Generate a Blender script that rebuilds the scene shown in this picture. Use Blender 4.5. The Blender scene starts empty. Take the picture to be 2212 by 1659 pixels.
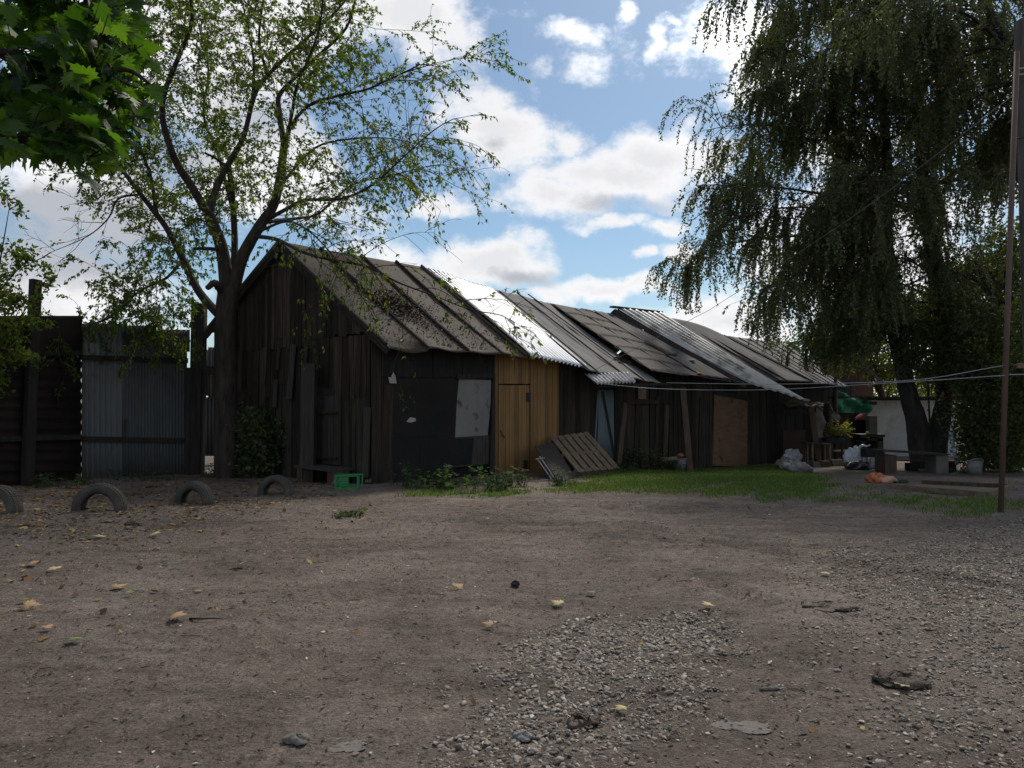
import bpy, math, random
import numpy as np
random.seed(7)
rng = np.random.default_rng(7)
S = bpy.context.scene
COL = S.collection
R = math.radians
U = random.uniform

# ---------------------------------------------------------------- camera geometry
EYE = 1.5
FD, CX, CY = 1669.8, 1106.0, 829.5          # photograph measured on a 2212 x 1659 sheet
PITCH = math.atan((880 - CY) / FD)
cP, sP = math.cos(PITCH), math.sin(PITCH)

def V(*a): return np.array(a, float)
def ray(x, y):
    yu = -(y - CY) / FD
    return V((x - CX) / FD, cP - sP * yu, sP + cP * yu)
def at(x, y, D):
    r = ray(x, y); return V(0, 0, EYE) + r * (D / r[1])
def sstep(t):
    t = np.clip(t, 0, 1); return t * t * (3 - 2 * t)
def gz0(X, Y):
    return -0.30 * sstep((Y - 14) / 8) * sstep((X - 0.3) / 6)
def relief(X, Y):
    r = (0.030 * np.sin(0.9 * X + 1.3) * np.sin(0.75 * Y + .4) + 0.018 * np.sin(2.1 * X - 1.1 * Y) * np.sin(1.7 * Y + .8 * X)
         + 0.008 * np.sin(5.3 * X + 2.2 * Y) * np.sin(4.1 * Y - 2.7 * X))
    # worn wheel ruts crossing the yard
    for (x0, y0, dx, dy, w, h, ln) in ((1.8, 6.3, .22, -.97, .09, .06, .6), (3.0, 7.6, .6, -.8, .12, .045, 1.8), (0.3, 9.8, .97, -.25, .16, .055, 2.5), (2.2, 8.6, .97, -.24, .13, .05, 2.), (-2.5, 8.2, .95, .3, .14, .04, 2.), (1.0, 11.6, .98, -.2, .2, .06, 1.6), (-1.2, 6.2, .9, .42, .10, .03, 1.6)):
        d = np.abs((X - x0) * dy - (Y - y0) * dx); l = (X - x0) * dx + (Y - y0) * dy
        r = r - h * np.exp(-(d / w) ** 2) * np.exp(-(l / ln) ** 2) + .5 * h * np.exp(-((d - 2 * w) / w) ** 2) * np.exp(-(l / ln) ** 2)
    return r * sstep((18 - Y) / 5 )
def gz(X, Y): return gz0(X, Y) + relief(X, Y)
def G(x, y):
    r = ray(x, y); z = 0.
    for _ in range(14):
        t = (z - EYE) / r[2]; p = V(0, 0, EYE) + r * t; z = float(gz0(p[0], p[1]))
    p[2] = float(gz(p[0], p[1])); return p
def onp(x, y, A, d):
    r = ray(x, y)                       # t*(rx,ry) = A + s d
    n = V(-d[1], d[0]); t = (A[0] * n[0] + A[1] * n[1]) / (r[0] * n[0] + r[1] * n[1])
    return V(0, 0, EYE) + r * t
def nrm(v): return v / (np.linalg.norm(v) + 1e-12)

# ---------------------------------------------------------------- objects
ORI = {}
def tagp(o, label=None, cat=None, group=None, kind=None):
    if label: o['label'] = label
    if cat: o['category'] = cat
    if group: o['group'] = group
    if kind: o['kind'] = kind
    return o
def T(name, label, cat, loc, group=None):
    o = bpy.data.objects.new(name, None); COL.objects.link(o)
    o.location = [float(v) for v in loc]; o.empty_display_size = .2
    ORI[o] = V(*o.location)
    return tagp(o, label, cat, group, 'thing')
class MB:
    def __init__(s): s.v = []; s.f = []
    def add(s, vs, fs):
        b = len(s.v); s.v.extend([tuple(map(float, v)) for v in vs]); s.f.extend([tuple(i + b for i in f) for f in fs]); return s
def obj(name, mb, mat, parent=None, smooth=False, label=None, solid=0, bevel=0):
    if isinstance(mb, MB): vs, fs = np.array(mb.v, float).reshape(-1, 3), mb.f
    else: vs, fs = mb
    off = V(0, 0, 0)
    if parent is not None: off = ORI[parent]
    me = bpy.data.meshes.new(name)
    vs = np.asarray(vs, float) - off
    if isinstance(fs, np.ndarray):
        n, k = fs.shape
        me.vertices.add(len(vs)); me.vertices.foreach_set('co', vs.astype(np.float32).ravel())
        me.loops.add(n * k); me.loops.foreach_set('vertex_index', fs.astype(np.int32).ravel())
        me.polygons.add(n); me.polygons.foreach_set('loop_start', np.arange(0, n * k, k, dtype=np.int32))
        me.polygons.foreach_set('loop_total', np.full(n, k, np.int32)) if False else None
        me.update(calc_edges=True); me.validate()
    else:
        me.from_pydata([tuple(v) for v in vs], [], fs); me.update()
    if smooth: me.polygons.foreach_set('use_smooth', [True] * len(me.polygons))
    me.materials.append(mat)
    o = bpy.data.objects.new(name, me); COL.objects.link(o)
    if parent is not None:
        o.parent = parent; ORI[o] = off
    else: ORI[o] = V(0, 0, 0)
    if solid:
        m = o.modifiers.new('solid', 'SOLIDIFY'); m.thickness = solid; m.offset = 0
    if bevel:
        m = o.modifiers.new('bevel', 'BEVEL'); m.width = bevel; m.segments = 2; m.limit_method = 'ANGLE'
    if label: o['label'] = label
    return o

# ---------------------------------------------------------------- shapes
def hexa(mb, b, t):                         # four bottom, four top points
    mb.add(list(b) + list(t), [(3, 2, 1, 0), (4, 5, 6, 7), (0, 1, 5, 4), (1, 2, 6, 5), (2, 3, 7, 6), (3, 0, 4, 7)]); return mb
def box(mb, c, s, rz=0., tilt=0.):
    c = V(*c); x, y, z = s[0] / 2, s[1] / 2, s[2] / 2
    ca, sa = math.cos(rz), math.sin(rz)
    def q(a, b, h):
        a2 = a + h * math.tan(tilt); return c + V(a2 * ca - b * sa, a2 * sa + b * ca, h)
    return hexa(mb, [q(-x, -y, -z), q(x, -y, -z), q(x, y, -z), q(-x, y, -z)], [q(-x, -y, z), q(x, -y, z), q(x, y, z), q(-x, y, z)])
def bar(mb, p0, p1, w, h, side=None):       # box beam between two points; w across, h along third axis
    p0, p1 = V(*p0), V(*p1); a = nrm(p1 - p0)
    if side is None: side = V(0, 0, 1) if abs(a[2]) < .8 else V(0, 1, 0)
    s = nrm(np.cross(side, a)); u = np.cross(a, s)
    def q(p, i, j): return p + s * w / 2 * i + u * h / 2 * j
    return hexa(mb, [q(p0, -1, -1), q(p0, 1, -1), q(p0, 1, 1), q(p0, -1, 1)], [q(p1, -1, -1), q(p1, 1, -1), q(p1, 1, 1), q(p1, -1, 1)])
def smooth(pts, k=4):
    P = [V(*p) for p in pts]
    if len(P) < 3: return [P[0] + (P[-1] - P[0]) * i / k for i in range(k + 1)]
    P = [2 * P[0] - P[1]] + P + [2 * P[-1] - P[-2]]; out = []
    for i in range(1, len(P) - 2):
        a, b, c, d = P[i - 1:i + 3]
        for j in range(k):
            t = j / k
            out.append(.5 * (2 * b + (c - a) * t + (2 * a - 5 * b + 4 * c - d) * t * t + (3 * b - a - 3 * c + d) * t ** 3))
    return out + [P[-2]]
def tube(mb, pts, rads, n=8, jit=0., cap=True):
    P = [V(*p) for p in pts]; m = len(P)
    if np.isscalar(rads): rads = [rads] * m
    elif len(rads) == 2 and m != 2: rads = list(np.linspace(rads[0], rads[1], m))
    vs = []; s = None
    ph = [U(0, 6.28) for _ in range(3)]
    for i in range(m):
        a = nrm(P[min(i + 1, m - 1)] - P[max(i - 1, 0)])
        if s is None: s = nrm(np.cross(a, V(.31, .92, .2)))
        s = nrm(s - a * (s @ a)); u = np.cross(a, s)
        for k in range(n):
            t = 2 * math.pi * k / n
            r = rads[i] * (1 + (jit * (math.sin(2 * t + ph[0] + i * .25) * .5 + math.sin(3 * t + ph[1] - i * .4) * .4 + U(-.4, .4)) if jit else 0))
            vs.append(P[i] + r * (math.cos(t) * s + math.sin(t) * u))
    fs = [(i * n + k, i * n + (k + 1) % n, (i + 1) * n + (k + 1) % n, (i + 1) * n + k) for i in range(m - 1) for k in range(n)]
    if cap: fs += [tuple(range(n - 1, -1, -1)), tuple(range((m - 1) * n, m * n))]
    mb.add(vs, fs); return mb
def grid(c00, c10, c11, c01, nu, nv, disp=None):
    c00, c10, c11, c01 = map(lambda p: V(*p), (c00, c10, c11, c01))
    u = np.linspace(0, 1, nu + 1)[None, :, None]; v = np.linspace(0, 1, nv + 1)[:, None, None]
    P = (1 - u) * (1 - v) * c00 + u * (1 - v) * c10 + u * v * c11 + (1 - u) * v * c01
    n = nrm(np.cross(c10 - c00, c01 - c00))
    if n[2] < -.05: n = -n
    if disp is not None: P = P + n * disp(u, v)
    i = np.arange(nv)[:, None] * (nu + 1) + np.arange(nu)[None, :]
    F = np.stack([i, i + 1, i + nu + 2, i + nu + 1], -1).reshape(-1, 4)
    return P.reshape(-1, 3), F
def quad_z(q, X, Y):                        # height of a bilinear quad above a ground point
    c00, c10, c11, c01 = q; u = v = .5
    for _ in range(12):
        p = (1-u)*(1-v)*c00 + u*(1-v)*c10 + u*v*c11 + (1-u)*v*c01
        du = (1-v)*(c10-c00) + v*(c11-c01); dv = (1-u)*(c01-c00) + u*(c11-c10)
        J = np.array([[du[0], dv[0]], [du[1], dv[1]]]); e = V(X - p[0], Y - p[1])
        s = np.linalg.solve(J, e); u += s[0]; v += s[1]
    return float(((1-u)*(1-v)*c00 + u*(1-v)*c10 + u*v*c11 + (1-u)*v*c01)[2])
def crumple(mb, c, amp, k=7, f=(9, 26)):
    """folds and creases on a lump: ridged waves pushed along the radius"""
    c = V(*c); P = np.array(mb.v); d = P - c; n = d / (np.linalg.norm(d, axis=1, keepdims=True) + 1e-9); a = np.zeros(len(P))
    for _ in range(k):
        q = rng.normal(0, 1, 3); q /= np.linalg.norm(q); fr = rng.uniform(*f)
        a += (1 - 2 * np.abs(np.sin(P @ q * fr + rng.uniform(0, 6) + .8 * np.sin(P @ rng.normal(0, 5, 3))))) * (12 / fr)
    mb.v = [tuple(v) for v in P + n * (a * amp / k)[:, None]]; return mb
def lump(mb, c, r, n=10, m=7, amp=.18, flat=.0):
    """uneven rounded lump: sack, clod, stone, bag"""
    c = V(*c); ph = [U(0, 6.3) for _ in range(8)]; vs = []; fs = []
    for i in range(m + 1):
        th = math.pi * i / m
        for k in range(n):
            f = 2 * math.pi * k / n
            d = 1 + amp * (math.sin(2*f+ph[0]+2*th) * .5 + math.sin(3*f+ph[1]-th*3) * .4 + math.sin(5*f+ph[2]+th*4) * .3 + math.sin(7*f+ph[3]-5*th) * .25)
            z = math.cos(th) * r[2] * d
            if z < -flat * r[2]: z = -flat * r[2] + (z + flat * r[2]) * .1
            vs.append(c + V(math.sin(th) * math.cos(f) * r[0] * d, math.sin(th) * math.sin(f) * r[1] * d, z))
    for i in range(m):
        for k in range(n):
            fs.append((i*n+k, (i+1)*n+k, (i+1)*n+(k+1) % n, i*n+(k+1) % n))
    mb.add(vs, fs); return mb

# ---------------------------------------------------------------- materials
def nodes(name):
    m = bpy.data.materials.new(name); m.use_nodes = True
    nt = m.node_tree; nt.nodes.clear()
    out = nt.nodes.new('ShaderNodeOutputMaterial')
    return m, nt, out
def N(nt, typ, **kw):
    n = nt.nodes.new(typ)
    for k, v in kw.items():
        if k in n.inputs.keys(): n.inputs[k].default_value = v
        else: setattr(n, k, v)
    return n
def ramp(nt, stops, interp='LINEAR'):
    r = nt.nodes.new('ShaderNodeValToRGB'); cr = r.color_ramp; cr.interpolation = interp
    while len(cr.elements) < len(stops): cr.elements.new(.5)
    for e, (p, c) in zip(cr.elements, stops): e.position = p; e.color = (*c, 1) if len(c) == 3 else c
    return r
def mat(name, c1, c2=None, scale=4., stretch=(1, 1, 1), rough=.9, bump=.3, bscale=None, metal=0., island=0., spec=.3, spots=None, spot_scale=1.2, spot_lo=.55, spot_hi=.7, p1=.3, p2=.7, dist=.02):
    m, nt, out = nodes(name); L = nt.links.new
    tc = N(nt, 'ShaderNodeTexCoord'); mp = N(nt, 'ShaderNodeMapping'); mp.inputs['Scale'].default_value = stretch
    L(tc.outputs['Object'], mp.inputs['Vector'])
    no = N(nt, 'ShaderNodeTexNoise', Scale=scale, Detail=7., Roughness=.62); L(mp.outputs[0], no.inputs['Vector'])
    if island:                                # shift the pattern per board
        ge = N(nt, 'ShaderNodeNewGeometry'); sc = N(nt, 'ShaderNodeVectorMath', operation='ADD'); mu = N(nt, 'ShaderNodeMath', operation='MULTIPLY'); mu.inputs[1].default_value = 37.
        L(ge.outputs['Random Per Island'], mu.inputs[0]); L(mp.outputs[0], sc.inputs[0]); L(mu.outputs[0], sc.inputs[1]); L(sc.outputs[0], no.inputs['Vector'])
    rp = ramp(nt, [(p1, c1), (p2, c2 or c1)]); L(no.outputs['Fac'], rp.inputs[0])
    c = rp.outputs[0]
    if spots:
        n2 = N(nt, 'ShaderNodeTexNoise', Scale=spot_scale, Detail=5., Roughness=.6); L(tc.outputs['Object'], n2.inputs['Vector'])
        r2 = ramp(nt, [(spot_lo, (0, 0, 0)), (spot_hi, (1, 1, 1))]); L(n2.outputs['Fac'], r2.inputs[0])
        mx = N(nt, 'ShaderNodeMix', data_type='RGBA'); L(r2.outputs[0], mx.inputs[0]); L(c, mx.inputs[6]); mx.inputs[7].default_value = (*spots, 1); c = mx.outputs[2]
    if island:
        mr = N(nt, 'ShaderNodeMapRange'); mr.inputs[3].default_value = 1 - island; mr.inputs[4].default_value = 1 + island
        L(ge.outputs['Random Per Island'], mr.inputs[0])
        mx = N(nt, 'ShaderNodeMix', data_type='RGBA', blend_type='MULTIPLY'); mx.inputs[0].default_value = 1
        L(c, mx.inputs[6]); L(mr.outputs[0], mx.inputs[7]); c = mx.outputs[2]
    b = N(nt, 'ShaderNodeBsdfPrincipled', Roughness=rough, Metallic=metal); b.inputs['Specular IOR Level'].default_value = spec
    L(c, b.inputs['Base Color'])
    if bump:
        nb = N(nt, 'ShaderNodeTexNoise', Scale=bscale or scale * 3, Detail=6.); L(mp.outputs[0], nb.inputs['Vector'])
        bp = N(nt, 'ShaderNodeBump', Strength=bump, Distance=dist); L(nb.outputs['Fac'], bp.inputs['Height']); L(bp.outputs[0], b.inputs['Normal'])
    L(b.outputs[0], out.inputs[0]); return m
def leafmat(name, stops, trans=.45, rough=.45, spec=.4, tint=(2.3, 2.1, .7)):
    m, nt, out = nodes(name); L = nt.links.new
    ge = N(nt, 'ShaderNodeNewGeometry'); rp = ramp(nt, stops); L(ge.outputs['Random Per Island'], rp.inputs[0])
    b = N(nt, 'ShaderNodeBsdfPrincipled', Roughness=rough); b.inputs['Specular IOR Level'].default_value = spec; L(rp.outputs[0], b.inputs['Base Color'])
    t = N(nt, 'ShaderNodeBsdfTranslucent')
    mx = N(nt, 'ShaderNodeMix', data_type='RGBA', blend_type='MULTIPLY'); mx.inputs[0].default_value = 1; L(rp.outputs[0], mx.inputs[6]); mx.inputs[7].default_value = (*tint, 1)
    L(mx.outputs[2], t.inputs['Color'])
    ms = N(nt, 'ShaderNodeMixShader'); ms.inputs[0].default_value = trans; L(b.outputs[0], ms.inputs[1]); L(t.outputs[0], ms.inputs[2]); L(ms.outputs[0], out.inputs[0])
    return m

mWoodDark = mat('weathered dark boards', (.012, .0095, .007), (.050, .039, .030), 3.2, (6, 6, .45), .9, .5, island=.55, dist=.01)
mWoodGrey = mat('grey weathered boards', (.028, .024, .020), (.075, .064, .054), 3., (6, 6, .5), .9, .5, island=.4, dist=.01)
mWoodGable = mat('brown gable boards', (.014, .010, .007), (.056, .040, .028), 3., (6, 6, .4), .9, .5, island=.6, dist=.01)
mYellow = mat('ochre stained boards', (.155, .084, .030), (.275, .152, .058), 2.6, (7, 7, .35), .62, .25, island=.28, spots=(.085, .048, .022), spot_scale=2.2, spot_lo=.6, spot_hi=.78, dist=.006)
mPly = mat('warm plywood', (.13, .070, .040), (.21, .118, .068), 2.2, (1.5, 1.5, 5), .8, .15, spots=(.06, .04, .028), spot_scale=4.5, spot_lo=.6, spot_hi=.68)
mPallet = mat('pallet wood', (.12, .083, .055), (.25, .18, .12), 3., (3, 3, 3), .85, .3, island=.3)
mPost = mat('brown post wood', (.05, .034, .024), (.12, .082, .056), 2.4, (5, 5, .5), .85, .4)
mPostDark = mat('dark post wood', (.017, .014, .012), (.045, .036, .03), 2.4, (5, 5, .5), .9, .5)
mTar = mat('tar paper', (.007, .0055, .005), (.020, .0165, .015), 1.4, (1, 1, 1), .75, .25, bscale=9, spots=(.055, .045, .04), spot_scale=.9, spot_lo=.62, spot_hi=.85)
mFelt = mat('grey roofing felt', (.125, .121, .117), (.205, .20, .193), 1.6, (1, 1, 1), .8, .35, bscale=40, spots=(.17, .165, .16), spot_scale=2.4, spot_lo=.62, spot_hi=.8)
mFeltDark = mat('dark roofing felt', (.05, .0485, .048), (.105, .10, .096), 1.6, (1, 1, 1), .8, .35, bscale=40, spots=(.13, .125, .12), spot_scale=1.5, spot_lo=.6, spot_hi=.8)
mShingle = mat('brown felt squares', (.075, .062, .055), (.135, .113, .10), 1.5, (1, 1, 1), .85, .35, bscale=30)
mBrownRoof = mat('mossy brown sheet roof', (.048, .036, .026), (.10, .077, .057), 1.1, (1, 1, 1), .8, .3, bscale=20, spots=(.05, .038, .03), spot_scale=1.6, spot_lo=.54, spot_hi=.72)
mZinc = mat('bare galvanised sheet', (.66, .67, .68), (.80, .81, .82), 3., (1, 1, 1), .32, .04, metal=.85, spec=.5)
mSlate = mat('asbestos cement sheet', (.42, .405, .39), (.62, .60, .575), 1.3, (1, 1, 1), .42, .3, bscale=24, spots=(.12, .105, .09), spot_scale=1.7, spot_lo=.5, spot_hi=.66, spec=.5)
mGreyCorr = mat('grey corrugated sheet', (.10, .101, .099), (.175, .174, .168), 1.1, (1, 1, .4), .55, .1, spots=(.10, .085, .07), spot_scale=1.3, spot_lo=.6, spot_hi=.8)
mGreyCorr2 = mat('dull corrugated sheet', (.056, .057, .056), (.105, .105, .102), 1.1, (1, 1, .4), .65, .1, spots=(.05, .04, .033), spot_scale=1.6, spot_lo=.55, spot_hi=.75)
mRustCorr = mat('rust brown corrugated sheet', (.010, .006, .005), (.028, .017, .013), 1.4, (1, 1, 1), .8, .2)
mBlueCorr = mat('blue grey painted sheet', (.105, .135, .155), (.155, .185, .20), 1.1, (1, 1, .4), .5, .05)
mPaleSheet = mat('scuffed pale tin', (.165, .158, .142), (.235, .226, .205), 1.3, (1, 1, .6), .6, .1, spots=(.08, .065, .052), spot_scale=3.2, spot_lo=.57, spot_hi=.66)
mPaper = mat('weathered paper', (.33, .30, .27), (.42, .39, .36), 5., rough=.9, bump=.1)
mConcrete = mat('grey concrete', (.10, .09, .078), (.185, .17, .15), 2.5, (1, 1, 1), .9, .4, bscale=30)
mWhite = mat('whitewashed render', (.44, .435, .42), (.58, .57, .55), 1.4, (1, 1, 1), .85, .55, bscale=7, spots=(.33, .315, .29), spot_scale=1.6, spot_lo=.5, spot_hi=.72, dist=.03)
mBrick = mat('old brick', (.07, .04, .03), (.14, .085, .06), 6., (1, 1, 3), .9, .4)
mRubber = mat('weathered rubber', (.045, .040, .034), (.115, .10, .084), 5., rough=.75, bump=.2, bscale=40)
mRust = mat('rusty steel', (.075, .04, .028), (.15, .085, .06), 6., (1, 1, .5), .75, .25)
mPole = mat('brown painted pole', (.10, .062, .048), (.155, .10, .08), 5., (1, 1, .4), .6, .15)
mGreen = mat('bright green plastic', (.010, .20, .048), (.014, .25, .062), 3., rough=.4, bump=0, spec=.5)
mTarp = mat('green tarpaulin', (.004, .11, .055), (.008, .16, .085), 2., rough=.5, bump=.3, bscale=6, dist=.05)
mRed = mat('faded red cloth', (.34, .07, .06), (.45, .12, .10), 2.5, rough=.7, bump=.1)
mOrange = mat('orange red cloth', (.42, .11, .05), (.55, .2, .1), 5., rough=.8, bump=.3)
mPink = mat('pale salmon cloth', (.5, .27, .18), (.6, .35, .25), 5., rough=.8, bump=.3)
mSack = mat('woven white sack', (.15, .142, .132), (.27, .256, .24), 6., rough=.8, bump=.5, bscale=14, dist=.03)
mSackTan = mat('dirty tan sack', (.13, .105, .085), (.22, .185, .155), 5., rough=.85, bump=.5, bscale=14, dist=.03)
mBag = mat('shiny white plastic bag', (.45, .46, .48), (.66, .67, .69), 3., rough=.22, bump=.9, bscale=6, spec=.8, dist=.05)
mBagBlack = mat('black bin bag', (.012, .012, .014), (.03, .03, .033), 3., rough=.25, bump=.9, bscale=8, spec=.7, dist=.04)
mCard = mat('yellowed cardboard', (.36, .27, .13), (.46, .35, .19), 3., rough=.85, bump=.1)
mBlack = mat('sooty steel', (.012, .012, .012), (.035, .033, .031), 4., rough=.6, bump=.15)
mWire = mat('grey plastic line', (.32, .33, .33), (.42, .43, .43), 4., rough=.5, bump=0)
mCable = mat('thin dark cable', (.12, .115, .11), (.16, .15, .145), 4., rough=.6, bump=0)
mBark = mat('dark furrowed bark', (.018, .014, .011), (.07, .055, .044), 3., (3.2, 3.2, .7), .95, 1., bscale=7, dist=.04)
mBarkB = mat('birch bark with black fissures', (.014, .013, .012), (.06, .052, .045), 2.6, (2.5, 2.5, .8), .95, 1., bscale=6, spots=(.12, .115, .105), spot_scale=1.1, spot_lo=.66, spot_hi=.75, dist=.04)
mTwig = mat('thin twig bark', (.03, .022, .016), (.06, .045, .033), 6., rough=.9, bump=0)
gA = (.030, .052, .012); gB = (.055, .088, .018); gC = (.085, .105, .026); gD = (.13, .12, .03)
mLeafElder = leafmat('ash maple leaves', [(0, (.03, .056, .012)), (.5, (.062, .105, .022)), (.85, (.10, .135, .03)), (1, (.17, .14, .035))], .58, .5, .3, (2.35, 2.3, .75))
mLeafBirch = leafmat('birch leaves', [(0, (.045, .060, .032)), (.5, (.078, .098, .050)), (.88, (.105, .118, .055)), (1, (.16, .13, .045))], .45, .4, .45, (2., 2., .9))
mLeafMaple = leafmat('broad maple leaves', [(0, (.014, .036, .009)), (.55, (.032, .075, .014)), (.9, (.058, .12, .018)), (1, (.10, .15, .03))], .5, .5, .3, (2.6, 2.6, .6))
mLeafBush = leafmat('dense shrub leaves', [(0, (.040, .064, .028)), (.6, (.072, .102, .040)), (1, (.115, .13, .045))], .45)
mLeafFar = leafmat('far yellow green leaves', [(0, (.05, .075, .016)), (.6, (.085, .115, .022)), (1, (.15, .16, .035))], .5)  # paler yellow green leaf colour of the trees beyond the yard
mLeafWeed = leafmat('low weed leaves', [(0, (.03, .065, .025)), (.6, (.055, .105, .036)), (1, (.10, .135, .05))], .35, .75, .12)
mLeafPot = leafmat('pale fern leaves', [(0, (.10, .12, .03)), (.6, (.17, .18, .05)), (1, (.26, .23, .08))], .4)
mGrass = leafmat('lawn grass blades', [(0, (.06, .105, .026)), (.55, (.105, .17, .042)), (.85, (.16, .205, .06)), (1, (.24, .21, .10))], .35, .6, .15, (1.6, 1.8, .7))
mLitter = leafmat('dry fallen leaves', [(0, (.05, .03, .02)), (.35, (.10, .055, .028)), (.6, (.19, .105, .04)), (.8, (.33, .20, .055)), (1, (.46, .35, .12))], .15, .7, .2, (1, 1, 1))
mTanLeaf = leafmat('tan fallen maple leaf', [(0, (.34, .21, .12)), (1, (.46, .30, .17))], .15, .7, .2, (1, 1, 1))
mYelLeaf = leafmat('pale yellow fallen maple leaf', [(0, (.50, .40, .20)), (1, (.58, .46, .24))], .15, .7, .2, (1, 1, 1))
mGrnLeaf = leafmat('fallen leaf still green', [(0, (.16, .2, .06)), (1, (.2, .24, .09))], .15, .7, .2, (1, 1, 1))
def stonemat():
    m, nt, out = nodes('mixed river gravel'); L = nt.links.new
    ge = N(nt, 'ShaderNodeNewGeometry')
    rp = ramp(nt, [(0, (.095, .088, .082)), (.15, (.16, .143, .125)), (.38, (.24, .20, .158)), (.66, (.30, .247, .19)), (.86, (.34, .285, .22)), (.95, (.40, .35, .285)), (1, (.52, .47, .40))])
    L(ge.outputs['Random Per Island'], rp.inputs[0])
    tc = N(nt, 'ShaderNodeTexCoord'); no = N(nt, 'ShaderNodeTexNoise', Scale=38., Detail=5.); L(tc.outputs['Object'], no.inputs['Vector'])
    mr = N(nt, 'ShaderNodeMapRange'); mr.inputs[1].default_value = .3; mr.inputs[2].default_value = .7; mr.inputs[3].default_value = .65; mr.inputs[4].default_value = 1.15; L(no.outputs['Fac'], mr.inputs[0])
    mx = N(nt, 'ShaderNodeMix', data_type='RGBA', blend_type='MULTIPLY'); mx.inputs[0].default_value = 1; L(rp.outputs[0], mx.inputs[6]); L(mr.outputs[0], mx.inputs[7])
    b = N(nt, 'ShaderNodeBsdfPrincipled', Roughness=.72); b.inputs['Specular IOR Level'].default_value = .4; L(mx.outputs[2], b.inputs['Base Color']); L(b.outputs[0], out.inputs[0]); return m
mStone = stonemat()
def dirtmat():
    m, nt, out = nodes('trodden earth with grit'); L = nt.links.new
    tc = N(nt, 'ShaderNodeTexCoord'); P = tc.outputs['Object']
    def noise(s, d=6., r=.6, dist=0.):
        n = N(nt, 'ShaderNodeTexNoise', Scale=s, Detail=d, Roughness=r, Distortion=dist); L(P, n.inputs['Vector']); return n.outputs['Fac']
    def mix(fac, a, b, typ='MIX'):
        x = N(nt, 'ShaderNodeMix', data_type='RGBA', blend_type=typ)
        for k, v in ((0, fac), (6, a), (7, b)):
            if isinstance(v, (int, float)): x.inputs[k].default_value = v
            elif isinstance(v, tuple): x.inputs[k].default_value = (*v, 1)
            else: L(v, x.inputs[k])
        return x.outputs[2]
    def rmp(s, *st):
        r = ramp(nt, list(st)); L(s, r.inputs[0]); return r.outputs[0]
    base = rmp(noise(.55, 9., .7, .6), (.32, (.122, .095, .075)), (.5, (.198, .156, .126)), (.68, (.272, .224, .186)))
    mps = N(nt, 'ShaderNodeMapping'); mps.inputs['Scale'].default_value = (.35, 2.4, 1); mps.inputs['Rotation'].default_value = (0, 0, .22); L(P, mps.inputs[0])
    ns = N(nt, 'ShaderNodeTexNoise', Scale=1.3, Detail=8., Roughness=.7, Distortion=.4); L(mps.outputs[0], ns.inputs['Vector'])
    base = mix(.85, base, rmp(ns.outputs['Fac'], (.34, (.62, .60, .58)), (.5, (1., 1., 1.)), (.66, (1.14, 1.13, 1.12))), 'MULTIPLY')
    fine = rmp(noise(9., 8., .75), (.3, (.58, .56, .55)), (.5, (1., 1., 1.)), (.72, (1.32, 1.3, 1.28)))
    c = mix(1., base, fine, 'MULTIPLY')
    grit = rmp(noise(62., 4., .7), (.34, (.42, .40, .38)), (.5, (1., 1., 1.)), (.66, (1.65, 1.6, 1.55)))
    c = mix(.8, c, grit, 'MULTIPLY')
    vo = N(nt, 'ShaderNodeTexVoronoi', Scale=34.); L(P, vo.inputs['Vector'])
    sp = rmp(vo.outputs['Distance'], (.10, (1, 1, 1)), (.16, (0, 0, 0)))
    sm = N(nt, 'ShaderNodeMath', operation='MULTIPLY'); L(sp, sm.inputs[0])
    cs = N(nt, 'ShaderNodeSeparateColor'); L(vo.outputs['Color'], cs.inputs[0]); gt = N(nt, 'ShaderNodeMath', operation='GREATER_THAN'); L(cs.outputs[0], gt.inputs[0]); gt.inputs[1].default_value = .78; L(gt.outputs[0], sm.inputs[1])
    c = mix(sm.outputs[0], c, vo.outputs['Color']) if False else mix(sm.outputs[0], c, (.27, .25, .225))
    vd = N(nt, 'ShaderNodeTexVoronoi', Scale=23.); L(P, vd.inputs['Vector'])
    sd = rmp(vd.outputs['Distance'], (.10, (1, 1, 1)), (.2, (0, 0, 0))); cs2 = N(nt, 'ShaderNodeSeparateColor'); L(vd.outputs['Color'], cs2.inputs[0])
    g2 = N(nt, 'ShaderNodeMath', operation='GREATER_THAN'); L(cs2.outputs[1], g2.inputs[0]); g2.inputs[1].default_value = .72
    s2 = N(nt, 'ShaderNodeMath', operation='MULTIPLY'); L(sd, s2.inputs[0]); L(g2.outputs[0], s2.inputs[1])
    c = mix(s2.outputs[0], c, (.05, .042, .036))
    b = N(nt, 'ShaderNodeBsdfPrincipled', Roughness=.85); b.inputs['Specular IOR Level'].default_value = .25; L(c, b.inputs['Base Color'])
    ad = N(nt, 'ShaderNodeMath', operation='MULTIPLY_ADD'); L(noise(48., 6., .75), ad.inputs[0]); ad.inputs[1].default_value = .45; L(noise(7., 8., .7), ad.inputs[2])
    bp = N(nt, 'ShaderNodeBump', Strength=1., Distance=.07); L(ad.outputs[0], bp.inputs['Height']); L(bp.outputs[0], b.inputs['Normal'])
    L(b.outputs[0], out.inputs[0]); return m
mDirt = dirtmat()
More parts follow.
